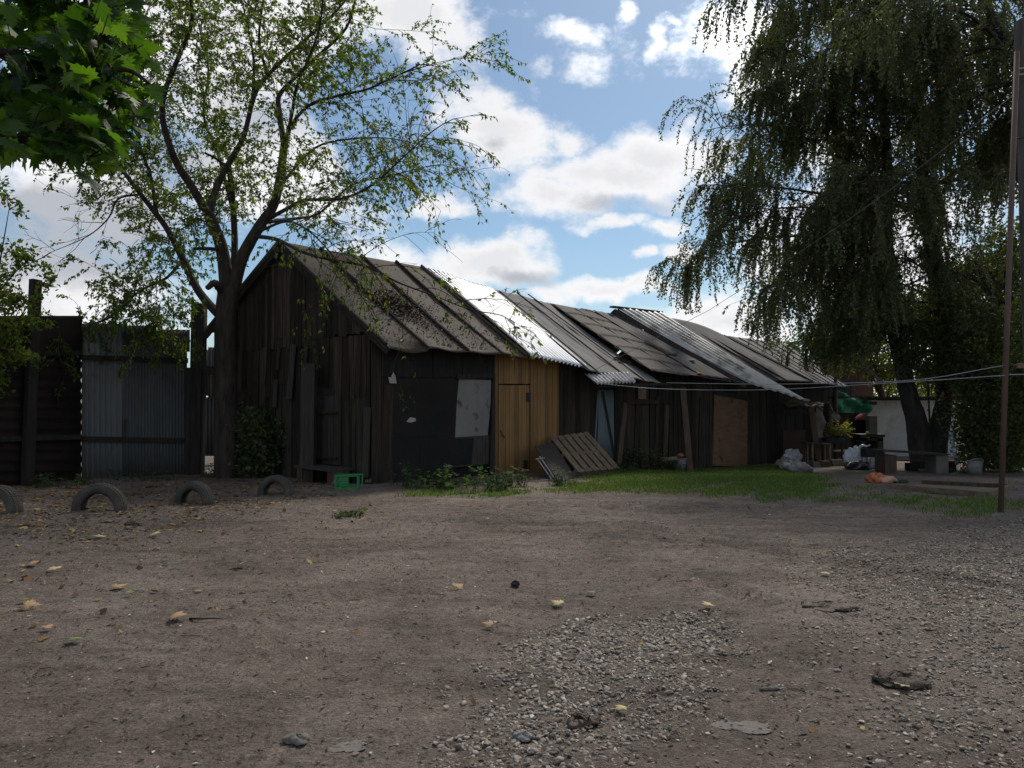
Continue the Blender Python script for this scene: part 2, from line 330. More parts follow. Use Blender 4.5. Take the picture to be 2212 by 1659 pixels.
# ---------------------------------------------------------------- camera, light, sky
cam = bpy.data.cameras.new('camera'); cam.lens = 36 * FD / 2212; cam.sensor_width = 36; cam.clip_end = 3000; cam.clip_start = .05
co = bpy.data.objects.new('camera', cam); COL.objects.link(co); co.location = (0, 0, EYE); co.rotation_euler = (math.pi / 2 + PITCH, 0, 0); S.camera = co
SUN_EL, SUN_AZ = 47., 22.                    # degrees; azimuth to the right of the view axis
sl = bpy.data.lights.new('sun', 'SUN'); sl.energy = 1.4; sl.angle = R(11); sl.color = (1, .95, .87)
so = bpy.data.objects.new('sun', sl); COL.objects.link(so)
sl.energy = 1.9; sl.color = (1, .93, .82)
so.rotation_euler = (R(90 - SUN_EL), 0, R(180 - SUN_AZ))
W = bpy.data.worlds.new('World'); S.world = W; W.use_nodes = True
def sky():
    nt = W.node_tree; nt.nodes.clear(); L = nt.links.new
    out = N(nt, 'ShaderNodeOutputWorld'); bg = N(nt, 'ShaderNodeBackground', Strength=.1); L(bg.outputs[0], out.inputs[0])
    sk = N(nt, 'ShaderNodeTexSky'); sk.sky_type = 'NISHITA'; sk.sun_disc = False; sk.sun_elevation = R(SUN_EL); sk.sun_rotation = R(SUN_AZ)
    sk.air_density = 1.; sk.dust_density = .6; sk.ozone_density = 2.
    tc = N(nt, 'ShaderNodeTexCoord'); D = tc.outputs['Generated']
    sp = N(nt, 'ShaderNodeSeparateXYZ'); L(D, sp.inputs[0])
    def mth(op, a, b=None, c=None, clamp=False):
        n = N(nt, 'ShaderNodeMath', operation=op); n.use_clamp = clamp
        for i, v in enumerate((a, b, c)):
            if v is None: continue
            if isinstance(v, (int, float)): n.inputs[i].default_value = v
            else: L(v, n.inputs[i])
        return n.outputs[0]
    yc = mth('MAXIMUM', sp.outputs[1], .12)
    u = mth('DIVIDE', sp.outputs[0], yc); v = mth('DIVIDE', sp.outputs[2], yc)
    fr = N(nt, 'ShaderNodeMapRange', interpolation_type='SMOOTHSTEP'); fr.inputs[1].default_value = .95; fr.inputs[2].default_value = .62; L(v, fr.inputs[0])
    front = mth('MULTIPLY', mth('GREATER_THAN', sp.outputs[1], .12), fr.outputs[0])
    cb = N(nt, 'ShaderNodeCombineXYZ'); L(u, cb.inputs[0]); L(v, cb.inputs[1])
    # billow noise in direction space, stretched a little sideways
    def noise(vec, s, d=8., r=.58, off=(0, 0, 0), st=(1, 1, 1)):
        mp = N(nt, 'ShaderNodeMapping'); mp.inputs['Location'].default_value = off; mp.inputs['Scale'].default_value = st; L(vec, mp.inputs[0])
        n = N(nt, 'ShaderNodeTexNoise', Scale=s, Detail=d, Roughness=r); L(mp.outputs[0], n.inputs['Vector']); return n
    wn = noise(cb.outputs[0], 7., 5., .55)
    w1 = N(nt, 'ShaderNodeVectorMath', operation='SUBTRACT'); L(wn.outputs['Color'], w1.inputs[0]); w1.inputs[1].default_value = (.5, .5, .5)
    w2 = N(nt, 'ShaderNodeVectorMath', operation='MULTIPLY_ADD'); L(w1.outputs[0], w2.inputs[0]); w2.inputs[1].default_value = (.16, .11, 0); L(cb.outputs[0], w2.inputs[2])
    def blob(x, y, rx, ry, wt):
        r = ray(x, y); uu, vv = r[0] / r[1], r[2] / r[1]
        mp = N(nt, 'ShaderNodeMapping'); mp.vector_type = 'TEXTURE'
        mp.inputs['Location'].default_value = (uu, vv, 0); mp.inputs['Scale'].default_value = (rx / FD, ry / FD, 1); L(w2.outputs[0], mp.inputs[0])
        g = N(nt, 'ShaderNodeTexGradient', gradient_type='SPHERICAL'); L(mp.outputs[0], g.inputs[0])
        return mth('MULTIPLY', g.outputs['Fac'], wt)
    def field(bl):
        a = None
        for q in bl:
            b = blob(*q); a = b if a is None else mth('SMOOTH_MAX', a, b, .12) if False else mth('MAXIMUM', a, b)
        return a
    white = field([(160, 420, 400, 230, 1.15), (420, 40, 620, 360, 1.3), (560, 360, 360, 240, 1.1), (60, 640, 480, 190, 1.2), (900, 20, 230, 260, 1.25), (960, 230, 210, 190, 1.25), (1060, 300, 230, 120, 1.25), (1010, 190, 120, 110, 1.), (640, 420, 300, 150, 1.),
                   (1330, 375, 330, 100, 1.35), (1440, 330, 240, 110, 1.25), (1190, 415, 210, 80, 1.1), (1210, 300, 110, 60, .85), (1060, 570, 220, 105, 1.35), (1120, 535, 110, 75, 1.1), (950, 445, 150, 50, .95), (1300, 478, 150, 34, .9), (1420, 490, 160, 36, .9), (1180, 150, 70, 70, .62), (1230, 88, 95, 50, .62), (1230, 140, 120, 60, .5),
                   (1590, 75, 150, 130, 1.35), (1660, 200, 130, 110, 1.2), (1450, 60, 50, 70, .66), (1350, 20, 60, 60, .6), (1330, 636, 230, 48, 1.15), (1470, 550, 110, 50, 1.), (1570, 690, 260, 85, 1.35), (1200, 650, 130, 40, .9),
                   (1375, 553, 60, 26, .8), (1900, 560, 460, 280, 1.15), (2050, 120, 240, 150, .9), (1850, 350, 220, 150, .9), (820, 640, 320, 140, 1.2), (1400, -300, 500, 160, 1.2), (300, -420, 900, 260, 1.4), (2400, 300, 400, 300, 1.)])
    gap = field([(860, 240, 190, 220, 1.1), (800, 190, 130, 120, .9)])
    grey = field([(120, 500, 420, 180, 1.2), (560, 250, 330, 250, .55), (330, 330, 300, 140, .9), (1130, 610, 170, 60, .7), (1060, 330, 140, 70, .5), (1330, 430, 300, 55, .6)])
    fb = noise(D, 11., 12., .66, (3.1, .4, 1.2), (1, 1, 1.5)).outputs['Fac']
    fb2 = noise(D, 2.6, 6., .55, (1.7, 2.2, .3), (1, 1, 1.6)).outputs['Fac']
    back = mth('MULTIPLY_ADD', fb2, 3.0, -1.15, True)
    a0 = N(nt, 'ShaderNodeMix'); L(front, a0.inputs[0]); L(back, a0.inputs[2]); L(mth('SUBTRACT', white, mth('MULTIPLY', gap, 1.1)), a0.inputs[3])
    dens = mth('ADD', a0.outputs[0], mth('MULTIPLY_ADD', fb, 1.9, -.99))
    al = N(nt, 'ShaderNodeMapRange', interpolation_type='SMOOTHSTEP'); al.inputs[1].default_value = .16; al.inputs[2].default_value = .78; L(dens, al.inputs[0])
    # cloud brightness: bright rims, greyer bodies and undersides
    thick = N(nt, 'ShaderNodeMapRange', interpolation_type='SMOOTHSTEP'); thick.inputs[1].default_value = .42; thick.inputs[2].default_value = 1.25; L(mth('ADD', dens, mth('MULTIPLY_ADD', fb2, 1.2, -.6)), thick.inputs[0])
    gr = N(nt, 'ShaderNodeMapRange', interpolation_type='SMOOTHSTEP'); gr.inputs[1].default_value = .1; gr.inputs[2].default_value = .7; L(mth('MULTIPLY', mth('ADD', grey, mth('MULTIPLY_ADD', fb, .9, -.45)), front), gr.inputs[0])
    cr = ramp(nt, [(0, (7.1, 7.1, 7.2)), (.4, (6.2, 6.2, 6.35)), (1, (3.5, 3.65, 4.))]); L(mth('MAXIMUM', mth('MULTIPLY', thick.outputs[0], .5), gr.outputs[0]), cr.inputs[0])
    tint = N(nt, 'ShaderNodeMix', data_type='RGBA', blend_type='MULTIPLY'); tint.inputs[0].default_value = 1; L(sk.outputs[0], tint.inputs[6]); tint.inputs[7].default_value = (.575, .65, .66, 1)
    # clouds close to the hidden sun shine brighter
    sd = V(math.sin(R(SUN_AZ)) * math.cos(R(SUN_EL)), math.cos(R(SUN_AZ)) * math.cos(R(SUN_EL)), math.sin(R(SUN_EL)))
    dt = N(nt, 'ShaderNodeVectorMath', operation='DOT_PRODUCT'); L(D, dt.inputs[0]); dt.inputs[1].default_value = sd
    gl = N(nt, 'ShaderNodeMapRange', interpolation_type='SMOOTHERSTEP'); gl.inputs[1].default_value = .86; gl.inputs[2].default_value = 1.; gl.inputs[3].default_value = 1.; gl.inputs[4].default_value = 3.; L(dt.outputs['Value'], gl.inputs[0])
    gm_ = N(nt, 'ShaderNodeMix', data_type='RGBA', blend_type='MULTIPLY'); gm_.inputs[0].default_value = 1; gm_.clamp_result = False; L(cr.outputs[0], gm_.inputs[6]); L(gl.outputs[0], gm_.inputs[7])
    mx = N(nt, 'ShaderNodeMix', data_type='RGBA'); L(al.outputs[0], mx.inputs[0]); L(tint.outputs[2], mx.inputs[6]); L(gm_.outputs[2], mx.inputs[7])
    L(mx.outputs[2], bg.inputs['Color'])
sky()
S.view_settings.view_transform = 'Standard'; S.view_settings.look = 'None'; S.view_settings.gamma = 1; S.view_settings.exposure = 0.5
S.render.engine = 'CYCLES'; S.cycles.max_bounces = 6; S.cycles.transparent_max_bounces = 4; S.cycles.diffuse_bounces = 4; S.cycles.use_denoising = True

# ---------------------------------------------------------------- ground
xs = np.concatenate([-np.geomspace(400, 9, 26), np.linspace(-8.9, 10, 260), np.geomspace(10.2, 400, 30)])
ys = np.concatenate([np.linspace(-60, 1, 12), np.linspace(1.1, 20, 330), np.geomspace(20.2, 900, 50)])
XX, YY = np.meshgrid(xs, ys)
ZZ = gz(XX, YY)
near = (YY < 20) & (YY > 1) & (np.abs(XX) < 12)
ZZ = ZZ + np.where(near, rng.normal(0, .004, XX.shape), 0)
i = np.arange(len(ys) - 1)[:, None] * len(xs) + np.arange(len(xs) - 1)[None, :]
o = obj('ground', (np.stack([XX, YY, ZZ], -1).reshape(-1, 3), np.stack([i, i + 1, i + len(xs) + 1, i + len(xs)], -1).reshape(-1, 4)), mDirt, smooth=True)
o['kind'] = 'structure'

# ---------------------------------------------------------------- the row of sheds
dR = V(.75, .66); oR = V(.66, -.75)                 # along the row, and outwards from its front
A = V(-2.78, 15.1); B = V(-6.75, 18.05)             # front and left corners of the gable wall
RA = V(-5.0, 16.5)                                  # ridge line
def F(x, y, o=0.): return onp(x, y, A + oR * o, dR)  # a point on the front wall plane moved out by o
def RDG(x, y): return onp(x, y, RA, dR)
def roof_quad(r0, r1, e1, e0, off): return [RDG(*r0), RDG(*r1), F(*e1, off), F(*e0, off)]
def roof_part(t, q, material, kind, n=200, name='roof', ribs=(), sag=.03, amp=.02, waves=20, rib=.035, thick=.012, seed=0):
    ph = [U(0, 6) for _ in range(4)]
    def disp(u, v):
        d = -sag * np.sin(math.pi * v) * (1 + .4 * np.sin(5 * u + ph[0])) + .012 * np.sin(9 * u + ph[1]) * np.sin(4 * v + ph[2])
        if kind in ('corr',): d = d + amp * np.cos(2 * math.pi * waves * u) + .012 * (v > .56)
        if kind in ('slate',): d = d + amp * np.abs(np.cos(math.pi * waves * u)) ** .8 + .008 * np.floor(v * 3)
        if kind == 'felt': d = d + .010 * np.sin(31 * u + ph[3] + 3 * np.sin(6 * v)) * np.sin(11 * v) + .006 * np.sin(60 * u + 20 * v)
        if kind == 'tin': d = d + .02 * np.sin(6.28 * 2 * u + ph[3]) * v * v - .05 * (v > .93) * (v - .93) / .07
        for r in ribs: d = d + rib * np.exp(-((u - r) / .008) ** 2)
        return d
    return obj(name, grid(*q, n, 40, disp), material, t, smooth=True, solid=thick)
def battens(t, q, us, w=.05, h=.05,  material=mPostDark, v0=.025, v1=1.):
    for uu in us:
        p = lambda v: (1-uu)*(1-v)*q[0] + uu*(1-v)*q[1] + uu*v*q[2] + (1-uu)*v*q[3]
        mb = MB(); bar(mb, p(v0) + V(0, 0, .025), p(v1) + V(0, 0, .02), w * .8, h * .7); obj('roof_batten', mb, material, t)
def back_slope(t, q, material):
    e = [q[1] + V(-oR[0] * 2.9, -oR[1] * 2.9, -1.9), q[0] + V(-oR[0] * 2.9, -oR[1] * 2.9, -1.9)]
    obj('back_slope', grid(q[1] - V(0, 0, .02), q[0] - V(0, 0, .02), e[1], e[0], 4, 4), material, t, solid=.02)
    mb = MB(); a = e[0].copy(); b = e[1].copy(); k = V(oR[0] * .35, oR[1] * .35, 0)
    hexa(mb, [V(b[0], b[1], -.5) + k, V(a[0], a[1], -.5) + k, V(a[0], a[1], -.5) + k * 1.4, V(b[0], b[1], -.5) + k * 1.4], [b + k, a + k, a + k * 1.4, b + k * 1.4])
    obj('back_wall', mb, mWoodDark, t)
def wall_boards(mb, x0, x1, q, w=.14, off=0., ytop=None, ybot=None, th=.025, tilt=.012, gap=.006, rag=.03, zlow=None, qs=None):
    """vertical boards on the front plane between two sheet columns"""
    p0 = F(x0, 900, off); p1 = F(x1, 900, off); Lh = np.linalg.norm((p1 - p0)[:2]); s = 0.
    while s < Lh - .02:
        ww = min(w * U(.7, 1.25), Lh - s); tl = U(-tilt, tilt); dz = U(0, .016)
        def P(ss, z, o): 
            b = p0[:2] + dR * ss + oR * (o); return V(b[0], b[1], z)
        c = p0[:2] + dR * (s + ww / 2)
        zb = float(gz(c[0], c[1])) - .05 + U(0, .06) if ybot is None else F(1106, ybot, off)[2] * 0 + EYE + (880 - ybot) / FD * c[1] + U(-rag, rag)
        if ytop is not None: zt = EYE + (880 - ytop) / FD * c[1] + U(-rag, rag)
        else:
            zt = 9
            for (qa, qb) in ((s, 0), (s + ww, 0)):
                g = p0[:2] + dR * qa + oR * (th + dz + .02); zt = min(zt, quad_z(q, g[0], g[1]) - .07)
        a, b = s + gap / 2, s + ww - gap / 2
        hexa(mb, [P(a, zb, dz), P(b, zb, dz), P(b, zb, dz + th), P(a, zb, dz + th)][::-1] if False else [P(a, zb, dz + th), P(b, zb, dz + th), P(b, zb, dz), P(a, zb, dz)],
             [P(a + tl, zt, dz + th), P(b + tl, zt, dz + th), P(b + tl, zt, dz), P(a + tl, zt, dz)])
        s += ww
    return mb
def panel(mb, pts, off, th=.03):            # pts: sheet corners (bl, br, tr, tl) on the front plane
    q = [F(*p, off) for p in pts]; o = V(oR[0] * th, oR[1] * th, 0)
    hexa(mb, [q[0] + o, q[1] + o, q[1], q[0]], [q[3] + o, q[2] + o, q[2], q[3]]); return mb
def backing(t, x0, x1, q, off=-.08):         # solid dark inner face so no light leaks between boards
    mb = MB(); n = 6
    for k in range(n):
        a = F(x0 + (x1 - x0) * k / n, 900, off); b = F(x0 + (x1 - x0) * (k + 1) / n, 900, off); o = V(-oR[0] * .06, -oR[1] * .06, 0)
        za, zb = quad_z(q, a[0], a[1]) - .09, quad_z(q, b[0], b[1]) - .09
        hexa(mb, [V(a[0], a[1], -.6), V(b[0], b[1], -.6), V(b[0], b[1], -.6) + o, V(a[0], a[1], -.6) + o], [V(a[0], a[1], za), V(b[0], b[1], zb), V(b[0], b[1], zb) + o, V(a[0], a[1], za) + o])
    return obj('inner_lining', mb, mTar, t)

# --- gable shed
q1 = roof_quad((598, 522), (913, 577), (1141, 771), (833, 747), .5)
t1 = T('gable_shed', 'steep gabled dark board shed with a ribbed brown tin roof, beside the big tree', 'shed', (A[0], A[1], 0), 'old timber sheds joined in a row')
obj('roof', grid(*q1, 260, 44, lambda u, v: -.03 * np.sin(math.pi * v) + .012 * np.sin(13 * u + 1) * np.sin(5 * v) + .02 * np.sin(25 * u) * v ** 3 - .10 * np.clip((v - .9) / .1, 0, 1) ** 1.5 * (u < .27) * (.4 + .6 * np.sin(u / .27 * 2.6))), mBrownRoof, t1, smooth=True, solid=.015)
for uu in (.005, .27, .545, .795, .99):
    P = lambda v: (1-uu)*(1-v)*q1[0] + uu*(1-v)*q1[1] + uu*v*q1[2] + (1-uu)*v*q1[3]
    mb = MB(); pts = [P(v) + V(0, 0, .035 - .03 * math.sin(math.pi * v)) for v in np.linspace(0, 1, 12)]; tube(mb, pts, .035, 6, .1); obj('roof_seam', mb, mPostDark if uu < .9 else mBrownRoof, t1)
# left slope
lq = [q1[0], at(440, 716, 18.2)]; dl = V(dR[0], dR[1], 0) * 6.4
q1l = [q1[1] - V(0, 0, .03), q1[0] - V(0, 0, .005), lq[1], lq[1] + dl + V(0, 0, q1[1][2] - q1[0][2])]
obj('left_roof_slope', grid(*q1l, 20, 12, lambda u, v: .01 * np.sin(9 * u)), mFeltDark, t1, smooth=True, solid=.05)
# fascia boards along the verge
for pa, pb in ((q1[0], q1[3]), (q1[0], lq[1])):
    mb = MB(); o = V(dR[0], dR[1], 0) * .06; bar(mb, pa + o - V(0, 0, .10), pb + o - V(0, 0, .10), .035, .15); obj('verge_board', mb, mPostDark, t1)
gd = nrm(B - A); go = V(-gd[1], gd[0]); go = go if go[1] < 0 else -go; GL = np.linalg.norm(B - A)
def gable_pt(s, z, o=0.): b = A + gd * s + go * o; return V(b[0], b[1], z)
def gable_top(s):
    b = A + gd * s + go * .08
    return min(quad_z(q1, b[0], b[1]), quad_z(q1l, b[0], b[1])) - .13
def gable_s(x, y):                                   # column of the gable plane seen at a sheet point
    p = onp(x, y, A, gd); return float((p[:2] - A) @ gd), p[2]
def gable_boards(mb, zb, zt, w, off, th=.024, tilt=.03, s0=0., s1=None, rag=.04):
    s = s0; s1 = s1 or GL
    while s < s1 - .03:
        ww = min(w * U(.7, 1.3), s1 - s); tl = U(-tilt, tilt); dz = off + U(0, .02); a, b = s + .004, s + ww - .004
        z0 = (zb(s) if callable(zb) else zb) + U(-rag, rag); ta = zt(a) if callable(zt) else zt; tb = zt(b) if callable(zt) else zt
        hexa(mb, [gable_pt(b + tl, z0, dz + th), gable_pt(a + tl, z0, dz + th), gable_pt(a + tl, z0, dz), gable_pt(b + tl, z0, dz)],
             [gable_pt(b, tb, dz + th), gable_pt(a, ta, dz + th), gable_pt(a, ta, dz), gable_pt(b, tb, dz)]); s += ww
mb = MB(); n = 24
for k in range(n):
    a, b = GL * k / n, GL * (k + 1) / n
    hexa(mb, [gable_pt(b, -.5, -.02), gable_pt(a, -.5, -.02), gable_pt(a, -.5, -.08), gable_pt(b, -.5, -.08)], [gable_pt(b, gable_top(b), -.02), gable_pt(a, gable_top(a), -.02), gable_pt(a, gable_top(a), -.08), gable_pt(b, gable_top(b), -.08)])
obj('gable_lining', mb, mTar, t1)
zmid = gable_s(650, 745)[1]
mb = MB(); gable_boards(mb, lambda s: zmid + (.12 if s < 1.6 else -.06), gable_top, .125, .03, tilt=.01); obj('gable_wall', mb, mWoodGable, t1)
mb = MB(); gable_boards(mb, -.15, lambda s: zmid + .1, .13, -.015, tilt=.02, rag=.02); obj('gable_lower_wall', mb, mWoodDark, t1)
mb = MB(); gable_boards(mb, lambda s: gable_s(760, 858)[1], lambda s: zmid + .10, .15, .012, tilt=.09, s0=.08, s1=1.75, rag=.08)
gable_boards(mb, lambda s: gable_s(600, 850)[1], lambda s: zmid - .02, .15, .012, tilt=.06, s0=2.4, s1=GL - .1, rag=.25); obj('lapped_boards', mb, mWoodGable, t1)
for (xa, ya, xb, yb, w, m_) in ((600, 880, 602, 820, .13, mWoodGrey), (632, 862, 640, 744, .17, mWoodGrey), (574, 830, 579, 752, .16, mWoodGrey), (661, 860, 668, 745, .10, mWoodDark), (606, 800, 611, 728, .10, mWoodGable), (795, 1030, 800, 880, .17, mWoodGrey), (705, 875, 709, 838, .55, mWoodDark)):
    sa, za = gable_s(xa, ya); sb, zb = gable_s(xb, yb); mb = MB(); bar(mb, gable_pt(sa, za, .085), gable_pt(sb, zb, .075), w, .02, V(*(-go), 0)); obj('loose_board', mb, m_, t1)
mb = MB(); sa, za = gable_s(742, 1004); sb, zb = gable_s(688, 856)
hexa(mb, [gable_pt(sb, za, .10), gable_pt(sa, za, .10), gable_pt(sa, za, .06), gable_pt(sb, za, .06)], [gable_pt(sb, zb, .10), gable_pt(sa, zb, .10), gable_pt(sa, zb, .06), gable_pt(sb, zb, .06)])
dr = obj('door', mb, mWoodGrey, t1, bevel=.006)
mb = MB()
for k in range(1, 4):
    s_ = sa + (sb - sa) * k / 4; hexa(mb, [gable_pt(s_ + .008, za + .05, .106), gable_pt(s_ - .008, za + .05, .106), gable_pt(s_ - .008, za + .05, .101), gable_pt(s_ + .008, za + .05, .101)], [gable_pt(s_ + .008, zb - .45, .106), gable_pt(s_ - .008, zb - .45, .106), gable_pt(s_ - .008, zb - .45, .101), gable_pt(s_ + .008, zb - .45, .101)])
obj('board_joints', mb, mBlack, dr)
for yy in (893, 990):
    sm, zm = gable_s(715, yy); mb = MB(); bar(mb, gable_pt(sb - .02, zm, .125), gable_pt(sa + .02, zm + .03, .125), .03, .10, V(*go, 0)); obj('door_ledge', mb, mWoodDark, dr)
mb = MB(); wall_boards(mb, 801, 824, q1, .13, .02, th=.03); obj('corner_boards', mb, mWoodDark, t1)
backing(t1, 803, 1068, q1)
# tar paper wall, upper board strip, patched door
mb = MB(); panel(mb, [(822, 1050), (976, 1042), (988, 812), (822, 812)], .0, .03); panel(mb, [(1056, 1036), (1066, 1036), (1066, 770), (1060, 770)], .0, .03); obj('tar_paper_wall', mb, mTar, t1)
mb = MB(); panel(mb, [(824, 1046), (846, 1045), (848, 832), (828, 830)], .032, .018); obj('brown_plank', mb, mWoodGable, t1)
mb = MB(); panel(mb, [(905, 1040), (972, 1036), (972, 955), (908, 962)], .031, .008); obj('felt_patch', mb, mTar, t1)
mb = MB(); panel(mb, [(818, 948), (980, 940), (980, 936), (818, 944)], .031, .008); obj('paper_seam', mb, mTar, t1)
mb = MB(); wall_boards(mb, 822, 1066, q1, .2, .035, ybot=815, th=.02, rag=.0); obj('upper_boards', mb, mTar, t1)
mb = MB(); panel(mb, [(978, 1010), (1054, 1002), (1056, 940), (978, 944)], -.02, .03); dr = obj('door', mb, mWoodGrey, t1)
mb = MB(); panel(mb, [(978, 945), (1053, 940), (1063, 821), (991, 819)], .012, .012); obj('tin_cover', mb, mPaleSheet, dr)
mb = MB(); panel(mb, [(978, 1005), (1018, 1003), (1022, 946), (980, 948)], .012, .01); obj('lower_patch', mb, mTar, dr)
mb = MB(); panel(mb, [(985, 819), (1066, 817), (1066, 806), (985, 809)], .02, .06); panel(mb, [(1056, 1030), (1068, 1030), (1068, 812), (1064, 812)], .032, .03); obj('door_frame', mb, mPostDark, t1)
mb = MB(); q = [F(842, 828, .045), F(857, 828, .06), F(854, 812, .07), F(846, 798, .05), F(840, 806, .04), F(829, 803, .05), F(838, 812, .045)]; mb.add(q, [(0, 1, 2, 6), (2, 3, 4, 6), (4, 5, 6)]); obj('paper_scrap', mb, mPaper, t1, solid=.004)
mb = MB(); q = [F(878, 911, .036), F(888, 913, .036), F(899, 909, .036), (F(897, 903, .036)), F(886, 901, .036)]; mb.add(q, [(0, 1, 2, 3, 4)]); obj('pale_patch', mb, mPaper, t1, solid=.003)
# heap of leaves and twigs caught on the roof
vs = []; fs = []
for _ in range(2600):
    if U(0, 1) < .62: uu, vv = random.gauss(.40, .09), random.gauss(.56, .10)
    else: uu, vv = U(.02, .95), 1 - abs(random.gauss(0, .4))
    if not (0.01 < uu < .98 and .03 < vv < .97): continue
    p = (1-uu)*(1-vv)*q1[0] + uu*(1-vv)*q1[1] + uu*vv*q1[2] + (1-uu)*vv*q1[3] + V(0, 0, .012 + abs(random.gauss(0, .02))); a = U(0, 6.28); l = U(.02, .055); w = l * U(.3, .6)
    b = len(vs); d1 = V(math.cos(a), math.sin(a), U(-.9, .3)) * l; d2 = V(-math.sin(a), math.cos(a), U(-.5, .5)) * w
    vs += [p, p + d1 * .5 + d2, p + d1, p + d1 * .5 - d2]; fs.append((b, b + 1, b + 2, b + 3))
o = obj('roof_leaf_litter', (np.array(vs), np.array(fs)), leafmat('decayed roof leaves', [(0, (.02, .013, .01)), (.8, (.06, .04, .025)), (1, (.3, .26, .2))], .05, .9, .1, (1, 1, 1)), t1); o['kind'] = 'stuff'

# --- ochre shed
q2 = roof_quad((916, 577), (1057, 622), (1271, 796), (1143, 768), .55)
t2 = T('ochre_shed', 'shed front of ochre stained boards under a shiny new corrugated roof', 'shed', F(1066, 1036), 'old timber sheds joined in a row')
roof_part(t2, q2, mZinc, 'corr', 340, waves=15, amp=.03, sag=-.02, thick=.004)
back_slope(t2, q2, mFeltDark); backing(t2, 1069, 1206, q2)
mb = MB(); wall_boards(mb, 1144, 1205, q2, .125, .0, tilt=.004); wall_boards(mb, 1066, 1074, q2, .12, .0); obj('wall', mb, mYellow, t2)
mb = MB(); wall_boards(mb, 1075, 1143, q2, .135, .005, ybot=829, tilt=.004, rag=.004); obj('boards_above_door', mb, mYellow, t2)
mb = MB(); wall_boards(mb, 1075, 1143, q2, .115, .012, ytop=832, ybot=1028, tilt=.003, rag=.003); dr = obj('door', mb, mYellow, t2)
for (a, b, c, d) in ((1137, 848, 1146, 868), (1131, 994, 1139, 1014)):
    mb = MB(); panel(mb, [(a, d), (c, d), (c, b), (a, b)], .055, .012); obj('hinge', mb, mBlack, dr)
mb = MB(); tube(mb, [F(1081, 930, .06), F(1085, 938, .09), F(1090, 945, .06)], .012, 6); obj('handle', mb, mBlack, dr)
mb = MB(); panel(mb, [(1133, 1048), (1151, 1046), (1153, 1018), (1134, 1018)], .06, .03); obj('bottom_board', mb, mYellow, t2)

# --- dark board shed with the awning
q3 = roof_quad((1057, 622), (1187, 655), (1432, 829), (1271, 801), .75)
t3 = T('felt_roofed_shed', 'dark board shed with blue grey tin door and grey felt roof, behind the pallet', 'shed', F(1210, 1030), 'old timber sheds joined in a row')
roof_part(t3, q3, mFelt, 'felt', 90, sag=.05); back_slope(t3, q3, mFeltDark); backing(t3, 1207, 1330, q3)
battens(t3, q3, (.015, .12), .04, .035, mWoodGrey)
battens(t3, q3, (.49,), .045, .05, mPost, v0=-.03, v1=.97); battens(t3, q3, (.73,), .04, .04, mPost, v0=-.06, v1=1.)
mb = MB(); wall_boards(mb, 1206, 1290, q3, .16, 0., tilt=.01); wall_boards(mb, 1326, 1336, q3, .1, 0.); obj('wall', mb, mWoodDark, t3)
mb = MB(); 
dq = [F(1282, 986, .03), F(1328, 992, .03), F(1326, 842, .05), F(1291, 842, .05)]
dr = obj('door', grid(*dq, 60, 3, lambda u, v: .008 * np.sign(np.sin(2 * math.pi * 7 * u))), mBlueCorr, t3, solid=.004)
mb = MB(); bar(mb, F(1302, 846, .09), F(1329, 990, .07), .05, .03); obj('door_brace', mb, mPostDark, dr)
aq = [F(1263, 809, .62), F(1354, 805, .85), F(1373, 826, 1.15), F(1288, 829, 1.0)]
t = T('corrugated_awning', 'short strip of weathered corrugated sheet jutting out over the blue grey tin door', 'awning', F(1320, 830, .8))
obj('sheet', grid(*aq, 160, 6, lambda u, v: .028 * np.cos(2 * math.pi * 11 * u)), mSlate, t, smooth=True, solid=.006)
mb = MB(); bar(mb, F(1290, 835, .9), F(1446, 829, .9), .05, .06); obj('support_rail', mb, mPostDark, t)

# --- shed with felt squares roof
q4 = roof_quad((1187, 655), (1328, 682), (1580, 824), (1405, 801), .6)
t4 = T('patched_roof_shed', 'dark board shed under a brown roof of lapped felt squares, a leaning post in front', 'shed', F(1400, 1015), 'old timber sheds joined in a row')
def laps(u, v): return .012 * (np.floor(v * 6.0 + .15 * np.sin(7 * u)) - v * 6) * -2.6 * (u < .62) + .008 * np.sin(11 * u) * np.sin(7 * v)
obj('roof', grid(*q4, 90, 90, laps), mShingle, t4, solid=.015)
q4b = [q4[0] * .36 + q4[1] * .64 + V(0, 0, .02), q4[1] + V(0, 0, .02), q4[2] + V(0, 0, .03), q4[3] * .4 + q4[2] * .6 + V(0, 0, .03)]
obj('felt_strip', grid(*q4b, 40, 30, lambda u, v: .02 + .008 * np.sin(20 * u + 9 * v)), mFeltDark, t4, smooth=True, solid=.012)
battens(t4, q4, (.02, .62), .035, .03, mWoodGrey); battens(t4, q4, (.33, .97), .03, .03, mWoodGrey)
mb = MB(); p = lambda uu, v: (1-uu)*(1-v)*q4[0] + uu*(1-v)*q4[1] + uu*v*q4[2] + (1-uu)*v*q4[3]
bar(mb, p(.62, .50) + V(0, 0, .1), p(.66, .70) + V(0, 0, .1), .06, .05); bar(mb, p(.60, .70) + V(0, 0, .09), p(.76, .69) + V(0, 0, .09), .05, .04); obj('loose_batten', mb, mPallet, t4)
for (uu, vv, m_) in ((.60, .985, mOrange), (.86, .75, mPaper)):
    mb = MB(); lump(mb, p(uu, vv) + V(0, 0, .06), (.13, .10, .05), 8, 5, .25); obj('roof_weight', mb, m_, t4, smooth=True)
back_slope(t4, q4, mFeltDark); backing(t4, 1330, 1540, q4)
mb = MB(); wall_boards(mb, 1336, 1540, q4, .17, 0., tilt=.03, gap=.012); obj('wall', mb, mWoodDark, t4)
